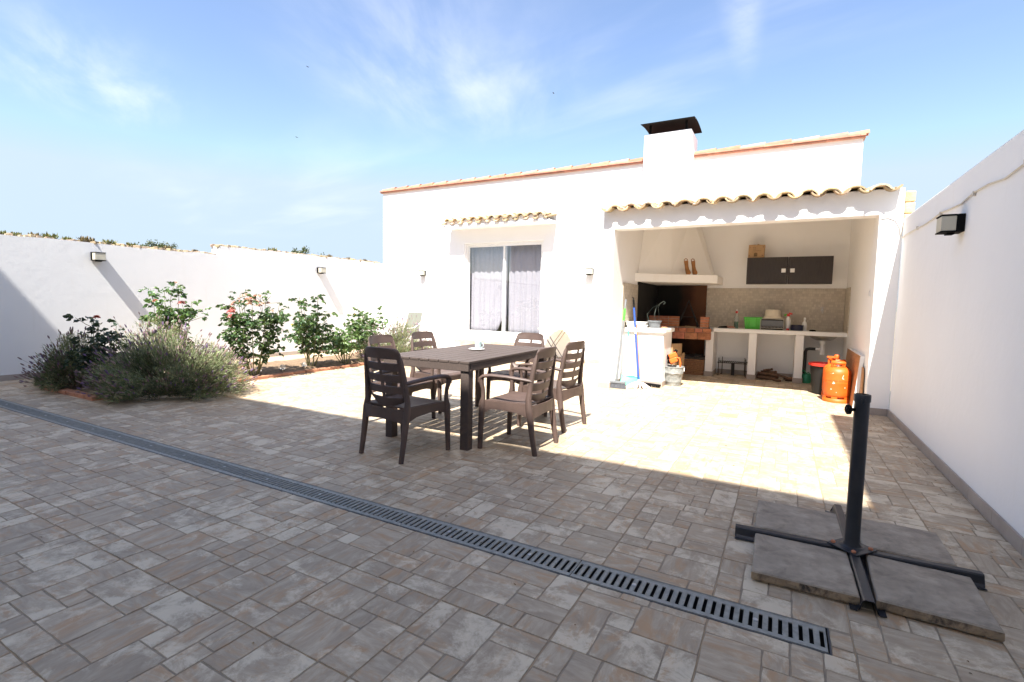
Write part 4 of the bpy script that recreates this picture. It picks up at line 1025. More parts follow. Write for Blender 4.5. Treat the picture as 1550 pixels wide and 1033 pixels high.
# under the counter
t = thing('grate_stand', (-.8, 10.42, 0), 'black iron fire grate on legs in the left bay of the long counter', 'fire grate')
b = MB()
for (x, y) in ((-1.04, 10.28), (-.57, 10.28), (-1.0, 10.54), (-.6, 10.54)):
    b.tube([(x + (.0), y, 0), (x, y, .25), (x, y, .34)], .008, 6); b.tube([(x, y, .004), (x + (-.03 if x < -.8 else .03), y, .004)], .007, 6)
b.build('leg_frame', 'rust_black', t)
b = MB()
for y in (10.28, 10.54): b.tube([(-1.06, y, .25), (-.55, y, .25)], .009, 6)
for i in range(15): b.tube([(-1.04 + i * .034, 10.26, .262), (-1.04 + i * .034, 10.56, .262)], .0055, 5)
b.box(-.83, -.77, 10.44, 10.46, 0, .24); b.build('grill_bars', 'rust_black', t)
LG = [((-.37, 10.20, .035), (-.05, 10.12, .03), .032), ((-.36, 10.34, .04), (-.02, 10.26, .045), .036), ((-.35, 10.26, .105), (-.02, 10.20, .085), .03), ((-.22, 10.30, .15), (.27, 10.06, .03), .022), ((-.10, 10.05, .022), (.02, 9.98, .02), .02), ((-.30, 10.36, .12), (-.06, 10.22, .14), .026), ((.08, 10.30, .02), (.20, 10.12, .075), .018), ((-.26, 10.22, .16), (-.12, 10.30, .185), .022), ((.1, 10.2, .02), (.26, 10.16, .03), .02)]
for i, (a, c, rr) in enumerate(LG):
    a, c = V(a), V(c); n = 7; pts = []; rs_ = []
    for q in range(n + 1):
        pts.append(a.lerp(c, q / n) + V((0, 0, 1)) * rnd(0, .008) + V((rnd(-.006, .006), rnd(-.006, .006), 0))); rs_.append(rr * rnd(.85, 1.12))
    b = MB(); b.tube(pts, rs_, 9, cap=True); b.f; o = b.build('log', 'bark', ang=40)
    tag(o, 'crooked bark covered log in the firewood pile under the long counter', 'log', 'firewood pile under the counter')
t = thing('watering_can', (.41, 10.16, 0), 'small green watering can beside the drain pipe under the sink', 'watering can')
b = MB(); b.lathe([(.06, .0), (.072, .004), (.076, .14), (.06, .165), (.045, .16), (.06, .135), (.055, .01), (0, .01)], 20, (.42, 10.16, 0)); b.build('can_body', 'dark_green', t, ang=50)
b = MB(); b.tube([(.42, 10.16, .155), (.39, 10.15, .21), (.365, 10.14, .225), (.345, 10.13, .2)], [.012, .012, .012, .013], 8); b.tube([(.40, 10.1, .16), (.44, 10.095, .2), (.485, 10.1, .15), (.49, 10.11, .06)], .009, 6); b.build('spout_and_handle', 'dark_green', t, ang=50)

# barbecue surroundings
t = thing('wicker_basket', (-1.48, 10.2, 0), 'brown rectangular wicker basket under the barbecue hearth', 'basket')
b = MB(); n = 9
for i in range(n):
    z = .012 + i * .034; gr_ = .0 + .025 * i / n
    x0, x1, y0, y1 = -1.70 - gr_, -1.30 + gr_ * .5, 10.06 - gr_, 10.42 + gr_
    pts = []; 
    for (ax, ay, bx, by) in ((x0, y0, x1, y0), (x1, y0, x1, y1), (x1, y1, x0, y1), (x0, y1, x0, y0)):
        L = math.hypot(bx - ax, by - ay); m_ = int(L / .03)
        for q in range(m_):
            w_ = .006 * (1 if (q + i) % 2 else -1); nx, ny = (by - ay) / L, -(bx - ax) / L
            pts.append((ax + (bx - ax) * q / m_ + nx * w_, ay + (by - ay) * q / m_ + ny * w_, z))
    pts.append(pts[0]); b.tube(pts, .017, 6, cap=False)
b.build('woven_side', 'wicker', t)
b = MB(); b.tube([(-1.73, 10.03, .325), (-1.28, 10.03, .325), (-1.28, 10.45, .325), (-1.73, 10.45, .325), (-1.73, 10.03, .325)], .02, 8); b.box(-1.69, -1.31, 10.08, 10.4, .26, .275); b.build('rim', 'rust_black', t)
b = MB()
for (x, y, z, a) in ((-1.58, 10.16, .33, .2), (-1.45, 10.2, .35, -.2), (-1.38, 10.22, .34, .5)): b.obox((x, y, z), .28, .09, .07, (.2, a * .4, a))
tag(b.build('charcoal', 'rust_black', bev=.01), 'dark charred pieces heaped in the wicker basket', 'charcoal')
b = MB(); b.obox((-1.62, 10.09, .3), .07, .04, .05, (.3, .2, .2)); tag(b.build('crumpled_paper', 'white_plastic', bev=.008), 'scrap of white paper at the front of the wicker basket', 'paper')
b = MB(); b.prism([(-1.635, 8.80, .02), (-1.585, 9.42, .02), (-1.585, 9.42, .635), (-1.60, 9.2, .645), (-1.635, 8.8, .665)], (-.022, .003, 0)); tag(b.build('cardboard_sheet', 'cardboard'), 'large brown cardboard sheet standing behind the zinc bucket', 'cardboard')
b = MB(); b.prism([(-1.56, 9.0, .0), (-1.535, 9.40, .0), (-1.555, 9.56, .46), (-1.575, 9.2, .42)], (-.02, 0, 0)); tag(b.build('cardboard_sheet', 'cardboard'), 'smaller orange brown cardboard piece, in front of the larger sheet', 'cardboard')
t = thing('zinc_bucket', (-1.555, 8.55, 0), 'mottled zinc bucket holding orange ratchet straps, next to the side counter', 'bucket')
b = MB(); bx, by = -1.545, 8.50; b.lathe([(.115, 0), (.12, .004), (.128, .06), (.131, .064), (.131, .07), (.13, .075), (.148, .2), (.151, .204), (.151, .21), (.149, .214), (.162, .30), (.168, .305), (.168, .315), (.16, .318), (.152, .30), (.11, .015), (0, .015)], 30, (bx, by, 0)); b.build('pail', 'zinc_old', t, ang=40)
b = MB(); b.tube([(bx - .165, by, .3), (bx - .17, by - .03, .24), (bx - .12, by - .12, .215), (bx, by - .168, .205), (bx + .12, by - .12, .215), (bx + .17, by - .03, .24), (bx + .165, by, .3)], .0035, 6); b.build('bail_handle', 'steel', t)
t = thing('ratchet_straps', (bx, by, .1), 'orange plastic strap handles sticking out of the zinc bucket', 'straps')
b = MB(); b.obox((bx - .02, by - .03, .5), .13, .06, .08, (0, -.45, .2)); b.obox((bx + .0, by - .06, .42), .12, .06, .08, (0, -.45, .1)); b.build('plastic_grip', 'orange_plastic', t, bev=.012)
b = MB(); b.tube([(bx + .04, by - .04, .47), (bx + .09, by - .05, .46), (bx + .11, by - .05, .38), (bx + .105, by - .04, .27)], .014, 8); b.build('strap_loop', 'orange_plastic', t); b = MB(); b.tube([(bx - .13, by - .03, .27), (bx - .15, by - .03, .36), (bx - .17, by, .43)], .012, 8); b.build('strap_loop', 'orange_plastic', t)
b = MB(); b.obox((bx + .02, by - .0, .565), .05, .05, .05, (.4, .5, .2)); b.obox((bx - .11, by + .03, .46), .14, .05, .07, (0, -.5, 0)); b.obox((bx - .06, by, .39), .08, .05, .08, (.3, .2, 0)); b.build('buckle', 'black', t, bev=.008)

# on the side counter
CZ = .9385
t = thing('hanging_pot', (-1.87, 8.42, CZ), 'grey plastic hanging flower pot with its wire hook, on the side counter', 'flower pot')
b = MB(); b.lathe([(.075, CZ), (.082, CZ + .004), (.1, CZ + .1), (.112, CZ + .103), (.114, CZ + .125), (.108, CZ + .126), (.1, CZ + .1), (.08, CZ + .012), (0, CZ + .012)], 26, (-1.87, 8.42, 0)); b.build('planter', 'grey_plastic', t, ang=50)
b = MB()
for (x, y) in ((-.1, 0), (.03, -.095), (.06, .08)):
    b.tube([(-1.87 + x, 8.42 + y, CZ + .12), (-1.87 + x * 1.1 - .02, 8.42 + y, CZ + .23), (-1.86 + x * .5, 8.42 + y * .5, CZ + .34), (-1.80, 8.42, CZ + .40)], .0022, 5)
b.tube([(-1.81, 8.42, CZ + .395), (-1.765, 8.42, CZ + .43), (-1.735, 8.42, CZ + .445), (-1.715, 8.42, CZ + .43), (-1.72, 8.42, CZ + .405), (-1.745, 8.42, CZ + .402)], .0055, 6); b.build('wire_hook', 'hook_green', t)
for i, (zz, dx, lab) in enumerate(((0, 0, 'lower white plastic tray on the side counter'), (.048, -.02, 'upper white plastic tray stacked on the side counter'))):
    b = MB(); tub(b, -2.14 + dx, 8.42, CZ + zz, .3, .24, .33, .27, .045); b.loft([[V((-2.14 + dx + sx * q, 8.42 + sy * (q - .03), CZ + zz + z)) for sx, sy in ((-1, -1), (1, -1), (1, 1), (-1, 1))] for q, z in ((.16, .038), (.175, .04), (.175, .047), (.16, .0475))])
    tag(b.build('tray', 'white_plastic', bev=.003), lab, 'tray', 'white trays on the side counter')
b = MB(); b.obox((-1.73, 8.5, CZ + .012), .09, .05, .022, (0, 0, .4)); tag(b.build('brick_fragment', 'brick_edge', bev=.004), 'small orange brick fragment beside the hanging pot', 'brick')
b = MB(); b.obox((-1.56, 10.1, .918), .2, .1, .024, (0, .05, .2)); b.obox((-1.68, 10.12, .914), .14, .07, .018, (0, 0, -.3)); tag(b.build('firewood_scrap', 'cut_wood', bev=.004), 'flat pale wood scrap lying on the barbecue hearth', 'wood')

# cleaning tools leaning on the side counter
t = thing('broom', (-2.26, 7.62, 0), 'grey broom with a green grip leaning on the left pillar', 'broom')
b = MB(); b.tube([(-2.26, 7.66, .1), (-2.275, 8.09, 1.40)], .016, 8); b.build('stick', 'grey_plastic', t)
b = MB(); b.tube([(-2.2711, 7.978, 1.06), (-2.2733, 8.04, 1.25)], .0175, 8); b.build('grip', 'green', t)
b = MB(); b.obox((-2.26, 7.64, .095), .30, .05, .035, (-.2, 0, .05)); b.lathe([(.02, .1), (.016, .15)], 10, (-2.26, 7.655, 0)); b.build('head', 'grey_plastic', t, bev=.006)
b = MB()
for i in range(46):
    for j in range(4):
        x = -2.405 + i * .0064; y = 7.622 + j * .012; b.poly(((x, y, .082), (x + .005, y, .082), (x + .006 + (x + 2.26) * .12, y - .02, .003), (x + (x + 2.26) * .12 - .002, y - .02, .003)))
b.build('bristles', 'bristle', t)
t = thing('mop', (-1.96, 7.86, 0), 'blue handled mop with a pale cotton head leaning beside the broom', 'mop')
b = MB(); b.tube([(-1.96, 7.88, .1), (-2.145, 8.115, 1.27)], .0155, 8); b.build('stick', 'blue', t)
b = MB(); b.tube([(-2.1451, 8.1152, 1.271), (-2.164, 8.139, 1.39)], .0165, 8); b.tube([(-2.164, 8.139, 1.39), (-2.17, 8.142, 1.43), (-2.18, 8.13, 1.44)], .01, 6); b.build('hand_grip', 'black', t)
b = MB(); b.tube([(-2.078, 8.03, .846), (-2.0935, 8.0496, .944)], .0168, 8); b.lathe([(.028, .085), (.02, .13)], 10, (-1.96, 7.878, 0)); b.build('collar', 'white_plastic', t)
b = MB()
for i in range(90):
    a = rnd(0, 6.28); L = rnd(.1, .19); p0 = V((-1.96, 7.875, .1)); d = V((math.cos(a), math.sin(a), 0))
    b.tube([p0, p0 + d * L * .5 + V((0, 0, -.03)), p0 + d * L + V((0, 0, -.09))], [.008, .008, .007], 4)
b.build('mop_head', 'mop', t)
t = thing('dustpan', (-2.17, 8.0, 0), 'aqua dustpan on a long pale stick standing against the side counter', 'dustpan')
b = MB(); b.slab(fine([-1, 1], .25), fine([0, 1], .25), lambda u, v: True, lambda u, v: (-2.14 + u * .17 * (1 - .1 * v), 7.93 + .15 * v + .02 * (1 - u * u) * v, .012 + .11 * v * v + .05 * abs(u) ** 3 * v), lambda u, v: (0, -.5, 1), .004)
b.slab(fine([-1, 1], .25), fine([0, 1], .5), lambda u, v: True, lambda u, v: (-2.14 + u * .155, 8.09 + .015 * (1 - u * u) - .01 * v, .02 + (.14 - .05 * u * u) * v), lambda u, v: (0, -1, .1), .004); b.build('pan', 'aqua', t, ang=40)
b = MB(); b.tube([(-2.2, 8.10, .1), (-2.225, 8.13, .80)], .009, 8); b.build('stick', 'white_plastic', t); b = MB(); b.tube([(-2.225, 8.13, .80), (-2.23, 8.135, .90)], .013, 8); b.build('hand_grip', 'aqua', t)
t = thing('brush', (-1.82, 8.09, 0), 'orange brown handled brush with a black head on the floor by the side counter', 'brush')
b = MB(); b.tube([(-1.99, 8.08, .08), (-2.10, 8.14, 1.0)], .011, 8); b.build('stick', 'brown_pole', t)
b = MB(); b.obox((-1.83, 8.07, .045), .34, .055, .03, (0, .06, .03))
for i in range(60):
    x = -1.99 + (i % 20) * .0165; y = 8.05 + (i // 20) * .018; b.tube([(x, y, .04), (x + rnd(-.01, .01), y + rnd(-.012, .006), .002)], .0045, 4)
b.build('head', 'black', t)

# ------------------------------------------------------------------ furniture against the house
t = thing('folding_table', (-4.52, 10.32, 0), 'small round folding table with a pale wooden top against the house wall', 'folding table')
b = MB(); b.lathe([(.355, .738), (.36, .742), (.36, .756), (.352, .76), (0, .76)], 36, (-4.50, 10.26, 0)); b.build('tabletop', 'wood_top', t, ang=40)
for sy in (-.13, .1):
    b = MB(); b.tube([(-4.76, 10.26 + sy, .737), (-4.24, 10.26 + sy, .0)], .009, 8); b.build('leg', 'dark_metal', t)
    b = MB(); b.tube([(-4.24, 10.26 + sy + .022, .737), (-4.76, 10.26 + sy + .022, .0)], .009, 8); b.build('leg', 'galv', t)
b = MB(); b.tube([(-4.24, 10.12, .012), (-4.24, 10.38, .012)], .007, 6); b.tube([(-4.76, 10.14, .012), (-4.76, 10.40, .012)], .007, 6); b.tube([(-4.5, 10.12, .37), (-4.5, 10.38, .37)], .006, 6); b.build('crossbar', 'galv', t)
t = thing('clothes_rack', (-3.5, 9.8, 0), 'folded white wire clothes drying rack leaning beside the kitchen pillar', 'drying rack')
b = MB(); b.tube([(-4.0, 10.3, .93), (-3.25, 10.3, .91), (-3.25, 10.45, .90), (-4.0, 10.45, .92), (-4.0, 10.3, .93)], .008, 6)
for i in range(7): b.tube([(-3.98 + i * .115, 10.3, .925), (-3.98 + i * .115, 10.45, .915)], .004, 5)
b.build('wire_top', 'white_paint', t)
for (x0, x1) in ((-3.9, -3.30), (-3.38, -3.02)):
    b = MB(); b.tube([(x0, 10.3, .92), (x1, 9.25, .01)], .009, 6); b.build('leg', 'white_paint', t)
b = MB(); b.tube([(-3.30, 9.25, .01), (-3.02, 9.25, .01)], .009, 6); b.tube([(-3.72, 9.98, .06), (-3.40, 8.95, .012), (-3.05, 8.9, .012)], .007, 6); b.tube([(-3.40, 8.95, .012), (-3.55, 10.1, .5)], .008, 6); b.build('foot_frame', 'white_paint', t)
t = thing('folding_chair', (-8.2, 10.1, 0), 'white framed folding chair with grey green fabric near the house corner', 'folding chair')
b = MB(); b.slab([-8.58, -8.12], [.48, .62, .78, 1.02], lambda u, v: True, lambda u, v: (u + .06 * (v - .48), 9.98 + .22 * (v - .48) - .0, v), lambda u, v: (0, -1, .2), .008); b.build('backrest', 'fabric_green', t)
b = MB(); b.slab([-8.58, -8.12], [9.55, 9.75, 9.98], lambda u, v: True, lambda u, v: (u, v, .44 + .02 * (9.98 - v)), lambda u, v: (0, 0, 1), .008); b.build('seat', 'fabric_green', t)
for x in (-8.6, -8.10):
    b = MB(); b.tube([(x + .07, 10.12, 1.04), (x + .01, 9.98, .46), (x, 9.52, .46)], .014, 8); b.tube([(x + .05, 10.06, .8), (x + .02, 9.75, .64), (x + .02, 9.5, .64)], .012, 8); b.build('side_frame', 'white_paint', t)
    b = MB(); b.tube([(x, 9.5, .0), (x, 9.56, .45)], .013, 8); b.build('leg', 'white_paint', t); b = MB(); b.tube([(x + .07, 10.35, .0), (x + .1, 10.14, 1.0)], .013, 8); b.build('leg', 'white_paint', t)
b = MB(); b.tube([(-8.53, 10.12, 1.04), (-8.03, 10.12, 1.04)], .014, 8); b.build('top_rail', 'white_paint', t)

# ------------------------------------------------------------------ flower bed
b = MB(); n = 26; m_ = 10; grid = {}
for i in range(n + 1):
    for j in range(m_ + 1):
        y = 2.98 + (9.2 - 2.98) * i / n; x = -8.82 + 1.36 * j / m_
        e = min(i, n - i, j, m_ - j); grid[i, j] = b.vert((x, y, .012 + (.045 + rnd(0, .035) if e else .0)))
for i in range(n):
    for j in range(m_): b.face((grid[i, j], grid[i, j + 1], grid[i + 1, j + 1], grid[i + 1, j]))
b.smooth = True; tag(b.build('planting_soil', 'soil', base=(-8.1, 6, 0), ang=180), kind='structure')
pts = []
bp = B(-.12, .12, -.055, .055, 0, .05).build('edging_brick', 'brick_edge', base=(0, 0, 0), bev=.005)
tag(bp, 'orange clay brick laid in the edging around the flower bed', 'brick', 'bricks edging the flower bed')
spots = []
y = 3.08
while y < 9.25: spots.append((-7.40 + .012 * math.sin(y * 3), y, 90)); spots.append((-8.86, y, 90)); y += .25
x = -8.78
while x < -7.4: spots.append((x, 2.92, 0)); spots.append((x, 9.27, 0)); x += .25
for i, (x, y, a) in enumerate(spots):
    o = bp if i == 0 else bp.copy()
    if i: C.objects.link(o)
    o.location = (x + rnd(-.006, .006), y + rnd(-.006, .006), rnd(-.008, .0)); o.rotation_euler.z = R(a + rnd(-2.5, 2.5))
o = None
for (x, y, lab) in ((-7.60, 5.22, 'clear glass solar globe under the peach rose bush'), (-7.54, 5.62, 'clear glass solar globe on the bare soil between two rose bushes'), (-7.56, 6.08, 'clear glass solar globe at the foot of the middle rose bush')):
    t = thing('solar_globe', (x, y, .04), lab, 'garden light', 'solar globes in the flower bed')
    q = MB(); q.smooth = True; q.lathe([(.006, .075)] + [(.048 * math.sin(math.pi * k_ / 12), .122 - .048 * math.cos(math.pi * k_ / 12)) for k_ in range(1, 12)] + [(.004, .1702)], 18, (x, y, 0)); q.build('globe', 'globe', t)
    q = MB(); q.tube([(x, y, .0), (x, y, .085)], .012, 8); q.lathe([(.02, .084), (.022, .1), (.012, .115), (0, .116)], 10, (x, y, 0)); q.build('stake', 'steel', t)

# ------------------------------------------------------------------ plants
def leaf(b, p, d, up_, L, W, col):
    s_ = d.cross(up_); s_ = s_.normalized() if s_.length > .01 else V((1, 0, 0)); u = s_.cross(d)
    b.tint = col; f1 = u * W * .22
    i = [b.vert(x) for x in (p, p + d * L * .35 + s_ * W * .5 + f1, p + d * L * .75 + s_ * W * .34 + f1, p + d * L - u * L * .1, p + d * L * .75 - s_ * W * .34 + f1, p + d * L * .35 - s_ * W * .5 + f1, p + d * L * .5)]
    b.face((i[0], i[1], i[2], i[6])); b.face((i[6], i[2], i[3])); b.face((i[6], i[3], i[4])); b.face((i[0], i[6], i[4], i[5]))
def rvec(z0=-1, z1=1):
    a = rnd(0, 6.283); z = rnd(z0, z1); r = math.sqrt(max(0, 1 - z * z)); return V((r * math.cos(a), r * math.sin(a), z))
def rose(loc, H_, Rad, ncane, nleaf, blooms, lab, cols, base_h=.25, bare=.0):
    x0, y0 = loc; t = thing('rose_bush', (x0, y0, .03), lab, 'rose bush', 'rose bushes in the flower bed')
    st_ = MB(); lf = MB(); tips = []; nodes = []
    for c in range(ncane):
        a = 6.283 * c / ncane + rnd(-.5, .5); hh = H_ * rnd(.6, 1.0) if c else H_; rr = Rad * rnd(.3, 1.0) * (1.1 - .3 * hh / H_)
        top = V((x0 + math.cos(a) * rr, y0 + math.sin(a) * rr, hh)); base = V((x0 + math.cos(a) * .05, y0 + math.sin(a) * .05, .02))
        mid_ = base.lerp(top, .5) + V((math.cos(a), math.sin(a), 0)) * Rad * .12 + rvec() * .04
        pts = [base.lerp(mid_, q / 4) if q <= 4 else mid_.lerp(top, (q - 4) / 4) for q in range(9)]
        pts = [p + rvec() * .012 for p in pts]
        st_.tube(pts, [.010 - .0009 * q for q in range(9)], 5); tips.append(pts[-1]); nodes += [(p, q / 8) for q, p in enumerate(pts) if p.z > base_h]
        for s_i in range(4):
            q = random.randrange(3, 8); p = pts[q]; d = (rvec(-.1, .8) + V((math.cos(a), math.sin(a), .3)) * .6).normalized(); L = rnd(.12, .3) * min(1, H_)
            e = p + d * L; st_.tube([p, p + d * L * .5 + rvec() * .01, e], [.005, .004, .0025], 4); nodes += [(p.lerp(e, k_), .5) for k_ in (.4, .7, 1.0)]; tips.append(e)
    random.shuffle(nodes); k_ = 0
    while k_ < nleaf:
        p, q = nodes[k_ % len(nodes)] if rnd(0, 1) < .9 else (random.choice(tips), 1)
        if bare and p.z > H_ * bare and rnd(0, 1) < .75: k_ += 1; continue
        d = rvec(-.55, .5); pet = rnd(.03, .11); p2 = p + d * pet
        c = random.choice(cols); j = rnd(.65, 1.3)
        for (off, tw) in ((0, 0), (-.35, .9), (-.35, -.9)):
            dd = (d + V((-d.y, d.x, 0)) * tw + V((0, 0, rnd(-.9, .3)))).normalized()
            leaf(lf, p2 + d * off * .08, dd, (V((0, 0, .45)) + rvec()).normalized(), rnd(.05, .085), rnd(.04, .062), tuple(v * j for v in c))
        k_ += 1
    st_.build('cane', 'stem', t, ang=60); lf.build('foliage', 'leaf', t)
    for (bx_, by_, bz, sz, col_) in blooms:
        f = MB(); p = V((x0 + bx_, y0 + by_, bz))
        if sz > 0:
            for ly in range(3):
                for q in range(6):
                    a = q * 1.047 + ly * .5; el = (-.15, .45, 1.0)[ly]; d = V((math.cos(a) * math.cos(el), math.sin(a) * math.cos(el), math.sin(el))); j = rnd(.8, 1.12)
                    leaf(f, p, d, (V((0, 0, 1)) - d * .5 + rvec() * .3).normalized(), sz * (1.1, 1.0, .8)[ly], sz * 1.1, tuple(v * j for v in col_))
        f.build('blossom', 'petal', t)
        # stalk
    q = MB()
    for (bx_, by_, bz, sz, col_) in blooms:
        tip = V((x0 + bx_, y0 + by_, bz)); near_ = min(tips, key=lambda z_: (z_ - tip).length + (0 if z_.z < bz + .02 else 1)); q.tube([near_, tip], [.004, .0025], 4)
    if blooms: q.build('flower_stalk', 'stem', t)
    return t
GR = [(.058, .108, .036), (.045, .09, .038), (.085, .14, .045)]; GRL = [(.085, .15, .045), (.06, .12, .04), (.11, .17, .06)]
PK, SA, PE = (.76, .40, .37), (.72, .36, .26), (.80, .66, .56)
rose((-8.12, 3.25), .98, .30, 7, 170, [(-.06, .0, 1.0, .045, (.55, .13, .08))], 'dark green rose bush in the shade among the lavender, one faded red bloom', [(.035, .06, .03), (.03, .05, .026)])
rose((-8.62, 4.45), 1.50, .46, 9, 420, [(.34, -.05, 1.2, .06, PK), (-.42, -.05, 1.22, .05, SA), (.1, 0, 1.52, .035, PE)], 'tall light green rose bush rising behind the lavender, with few blooms', GRL)
pb = [(rnd(-.32, .32), rnd(-.2, .2), rnd(1.17, 1.36), rnd(.032, .048), random.choice([PE, PE, (.78, .56, .45)])) for _ in range(22)]
pb += [(-.22, -.22, 1.07, .075, PK), (-.17, -.25, 1.0, .065, PK), (-.3, -.15, 1.12, .05, SA), (.1, -.3, .22, .05, PK), (-.42, 0, .86, .045, (.8, .4, .2)), (.42, .05, 1.1, .035, PE)]
rose((-7.55, 5.10), 1.40, .50, 12, 640, pb, 'widest rose bush, crowned with many small peach blooms and a few pink ones', GR + [(.06, .1, .035)], .2, .76)
rose((-7.62, 6.28), 1.36, .46, 10, 480, [(-.38, -.1, .82, .035, (.8, .7, .25))], 'upright green rose bush in the middle of the bed, almost without blooms', GR)
rose((-7.58, 7.05), .86, .36, 8, 300, [], 'low bright green rose bush between the middle one and the far lavender', GRL)
rose((-7.95, 7.95), 1.16, .40, 8, 360, [(-.3, 0, .98, .03, (.8, .7, .25))], 'rose bush at the back of the bed beside the far lavender', GRL)

def lavender(loc, Rx, Ry, H_, nblade, nspike, lab, tone=1.0, lean=(0, 0), spike_h=.28):
    x0, y0 = loc; t = thing('lavender_bush', (x0, y0, .03), lab, 'lavender bush', 'lavender bushes in the flower bed')
    b = MB(); sp_ = MB(); stl = MB(); wd = MB()
    for k_ in range(22):
        d = rvec(.2, 1); e = V((x0 + d.x * Rx * .6, y0 + d.y * Ry * .6, d.z * H_ * .6)); wd.tube([(x0 + d.x * .05, y0 + d.y * .05, .0), (x0 + d.x * Rx * .3, y0 + d.y * Ry * .3, d.z * H_ * .28), e], [.012, .009, .004], 4)
    cl_ = [(rvec(-.05, 1), rnd(.68, 1.3)) for _ in range(70)]
    for k_ in range(nblade):
        cd, cs_ = random.choice(cl_); d = (cd + rvec() * .21).normalized()
        if d.z < -.02: d.z = abs(d.z) * .3
        rad = rnd(.35, 1.0) ** .6 * cs_ * .86
        p = V((x0 + d.x * Rx * rad + lean[0] * d.z * rad, y0 + d.y * Ry * rad + lean[1] * d.z * rad, max(.03, d.z * H_ * rad + .04)))
        g_ = (V((d.x, d.y, d.z * .9 + .45)) + rvec() * .45).normalized(); L = rnd(.05, .11); w_ = rnd(.0025, .0045)
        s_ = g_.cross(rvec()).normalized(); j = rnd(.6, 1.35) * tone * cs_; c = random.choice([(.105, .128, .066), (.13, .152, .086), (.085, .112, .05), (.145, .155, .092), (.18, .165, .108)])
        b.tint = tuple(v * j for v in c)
        m2 = p + g_ * L * .6; e = p + g_ * L + V((0, 0, -.006))
        b.poly((p - s_ * w_ * .7, m2 - s_ * w_, e, m2 + s_ * w_, p + s_ * w_ * .7))
        for sd in (-1, 1):
            q_ = p + g_ * L * rnd(.2, .6); dd = (g_ + s_ * sd * 1.1).normalized(); l2 = L * .5; n2 = g_.cross(s_); b.poly((q_, q_ + dd * l2 * .5 + n2 * w_, q_ + dd * l2, q_ + dd * l2 * .5 - n2 * w_))
    for k_ in range(nspike):
        cd, cs_ = random.choice(cl_); d = (cd + rvec() * .3).normalized()
        if d.z < -.02: d.z = abs(d.z)
        rad = cs_ * .8 * rnd(.8, 1.0); p = V((x0 + d.x * Rx * rad + lean[0] * d.z * rad, y0 + d.y * Ry * rad + lean[1] * d.z * rad, max(.05, d.z * H_ * rad)))
        g_ = (V((d.x, d.y, d.z + .55)) + rvec() * .25).normalized(); L = rnd(.4, 1.0) * spike_h; bend = V((d.x, d.y, -.2)) * .03
        s_ = g_.cross(rvec()).normalized() * .0014; j = rnd(.7, 1.2) * tone
        stl.tint = tuple(v * j for v in (.13, .14, .075)); e = p + g_ * L + bend
        stl.poly((p - s_, p + s_, e + s_, e - s_)); s2 = g_.cross(s_).normalized() * .0014; stl.poly((p - s2, p + s2, e + s2, e - s2))
        c = random.choice([(.16, .105, .13), (.20, .14, .145), (.14, .09, .18), (.23, .175, .155), (.17, .115, .11)]); sp_.tint = tuple(v * j for v in c)
        gl = (g_ + bend * 2).normalized(); ln = rnd(.035, .06); rr = rnd(.0065, .0105)
        sp_.tube([e, e + gl * ln * .3, e + gl * ln * .7, e + gl * ln], [rr * .5, rr, rr * .85, rr * .2], 5)
    wd.build('woody_stem', 'woody', t); b.build('foliage', 'lav_leaf', t); stl.build('flower_stalk', 'lav_leaf', t)
    tag(sp_.build('flower_spike', 'lav_flower', t, ang=60), kind='stuff')
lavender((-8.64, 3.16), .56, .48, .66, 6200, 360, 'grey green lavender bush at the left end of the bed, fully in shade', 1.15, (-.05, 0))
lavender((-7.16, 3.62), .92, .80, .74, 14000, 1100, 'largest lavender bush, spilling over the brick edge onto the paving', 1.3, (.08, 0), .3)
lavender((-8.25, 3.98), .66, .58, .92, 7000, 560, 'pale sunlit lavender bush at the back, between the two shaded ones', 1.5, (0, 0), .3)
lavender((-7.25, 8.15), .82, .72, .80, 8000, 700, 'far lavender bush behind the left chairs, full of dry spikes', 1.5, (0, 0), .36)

# trees beyond the left wall
def tree(loc, H_, Rad, lab):
    t = thing('tree', loc, lab, 'tree', 'trees beyond the left wall'); x, y, z = loc; b = MB()
    b.tube([(x, y, z), (x + .1, y, z + H_ * .35), (x, y + .1, z + H_ * .6)], [.22, .16, .09], 8)
    for k_ in range(6):
        d = rvec(.2, .8); b.tube([(x, y, z + H_ * .45), (x + d.x * Rad * .7, y + d.y * Rad * .7, z + H_ * .55 + d.z * Rad * .6)], [.09, .03], 5)
    b.build('trunk', 'bark', t, ang=60); f = MB(); cl_ = [(rvec(-.4, 1), rnd(.55, 1.0)) for _ in range(34)]
    for k_ in range(3000):
        c, s_ = random.choice(cl_); p = V((x, y, z + H_ - Rad)) + c * Rad * s_ * .85 + rvec() * Rad * .24 * rnd(.2, 1); d = rvec(); j = rnd(.6, 1.3)
        leaf(f, p, d, rvec(), Rad * .085, Rad * .05, tuple(v * j for v in (.075, .095, .04)))
    f.build('crown', 'leaf', t)
tree((-52.2, 25, -.16), 6.95, 2.2, 'round olive green tree beyond the wall, seen above the left wall lamp')
tree((-49.0, 25.2, -.16), 6.35, 1.3, 'small dark tree just right of the rounder one beyond the wall')
tree((-41.0, 25, -.16), 5.75, 1.4, 'tree peeping over the wall left of the step in its top')
tree((-30.6, 25, -.16), 5.3, 1.5, 'green tree beyond the raised part of the left wall')

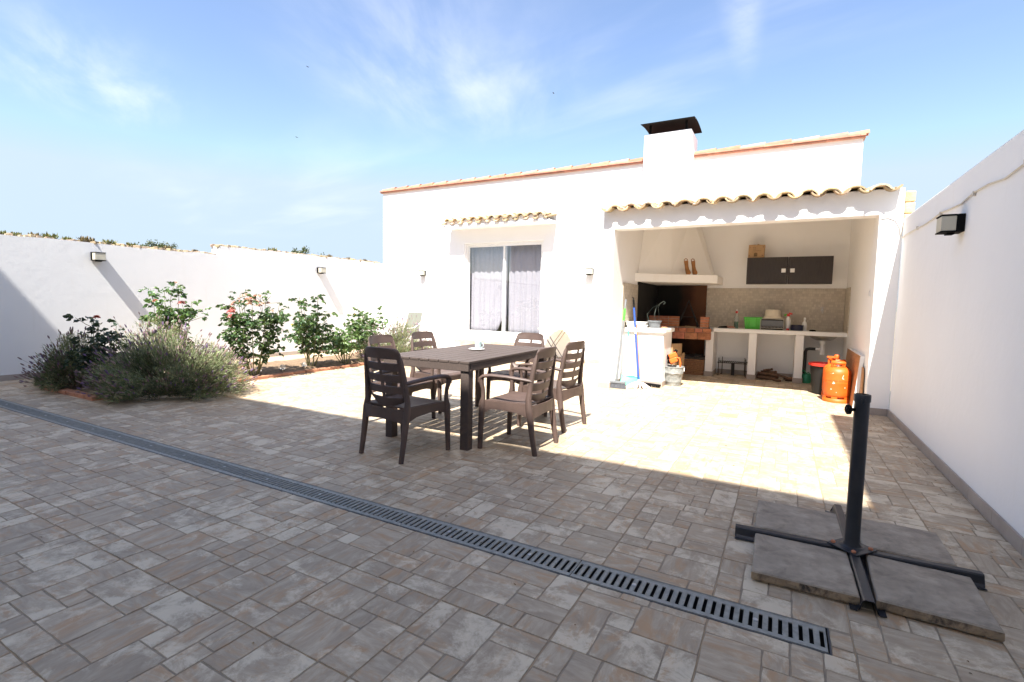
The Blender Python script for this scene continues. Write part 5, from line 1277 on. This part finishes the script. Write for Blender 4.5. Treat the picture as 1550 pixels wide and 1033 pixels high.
# birds
for (p, lab) in (((-34, 28, 19.6), 'tiny dark bird high in the sky at the left, the upper of two'), ((-36, 28.5, 14.6), 'tiny dark bird in the sky at the left, the lower of two'), ((-14.5, 32, 15.6), 'tiny dark bird in the sky above the house')):
    b = MB(); p = V(p); b.X = Matrix.Translation(p) @ Matrix.Scale(.42, 4) @ Matrix.Translation(-p); b.tube([p - V((.16, 0, 0)), p - V((.06, 0, 0)), p + V((.06, 0, .01)), p + V((.14, 0, .02))], [.01, .04, .035, .008], 6)
    for sy in (-1, 1): b.prism([p + V((-.05, 0, .01)), p + V((.05, 0, .01)), p + V((.02, sy * .2, .09)), p + V((-.08, sy * .36, .05))], (0, 0, .012))
    tag(b.build('bird', 'bird'), lab, 'bird', 'birds in the sky')

# dry leaves blown onto the paving
b = MB()
for k_ in range(150):
    x, y = rnd(-4, 1.15), rnd(1.0, 7.4)
    if rnd(0, 1) < .45: x = 1.18 - abs(random.gauss(0, .12))
    d = rvec(-.1, .1); c = random.choice([(.2, .12, .06), (.1, .07, .04), (.3, .22, .13)]); leaf(b, V((x, y, .003)), d, V((0, 0, 1)), rnd(.008, .022), rnd(.005, .012), c)
tag(b.build('leaf_litter', 'lav_leaf'), 'scattered dry leaf crumbs on the paving and along the right wall', 'leaf litter', kind='stuff')

# the main house behind the photographer, whose shadow lies across the patio
mh = thing('house', (-5, -3.5, 0), 'tall white main house behind the patio whose shadow crosses the paving', 'house')
q = MB(); q.box(-13, 9, -9, -2.2, -.02, 9.0); q.box(1.5, 9, -2.199, 2.55, -.02, 6.93); q.build('wall', 'plaster', mh)
q = MB(); q.box(-13.1, 9.1, -9.1, -2.14, 9.001, 9.27); q.box(1.46, 9.1, -2.13, 2.6, 6.931, 7.1); q.build('roof', 'terracotta', mh)
for (x0, x1, z0, z1) in ((-8, -6.8, 1, 2.3), (-4.5, -3.0, .02, 2.3), (-8, -6.8, 4, 5.3), (-3.5, -2.3, 4, 5.3)):
    q = B(x0, x1, -2.199, -2.16, z0, z1).build('window', 'alu', mh); B(x0 + .07, x1 - .07, -2.1595, -2.155, z0 + .07, z1 - .07).build('pane', 'navy', q)
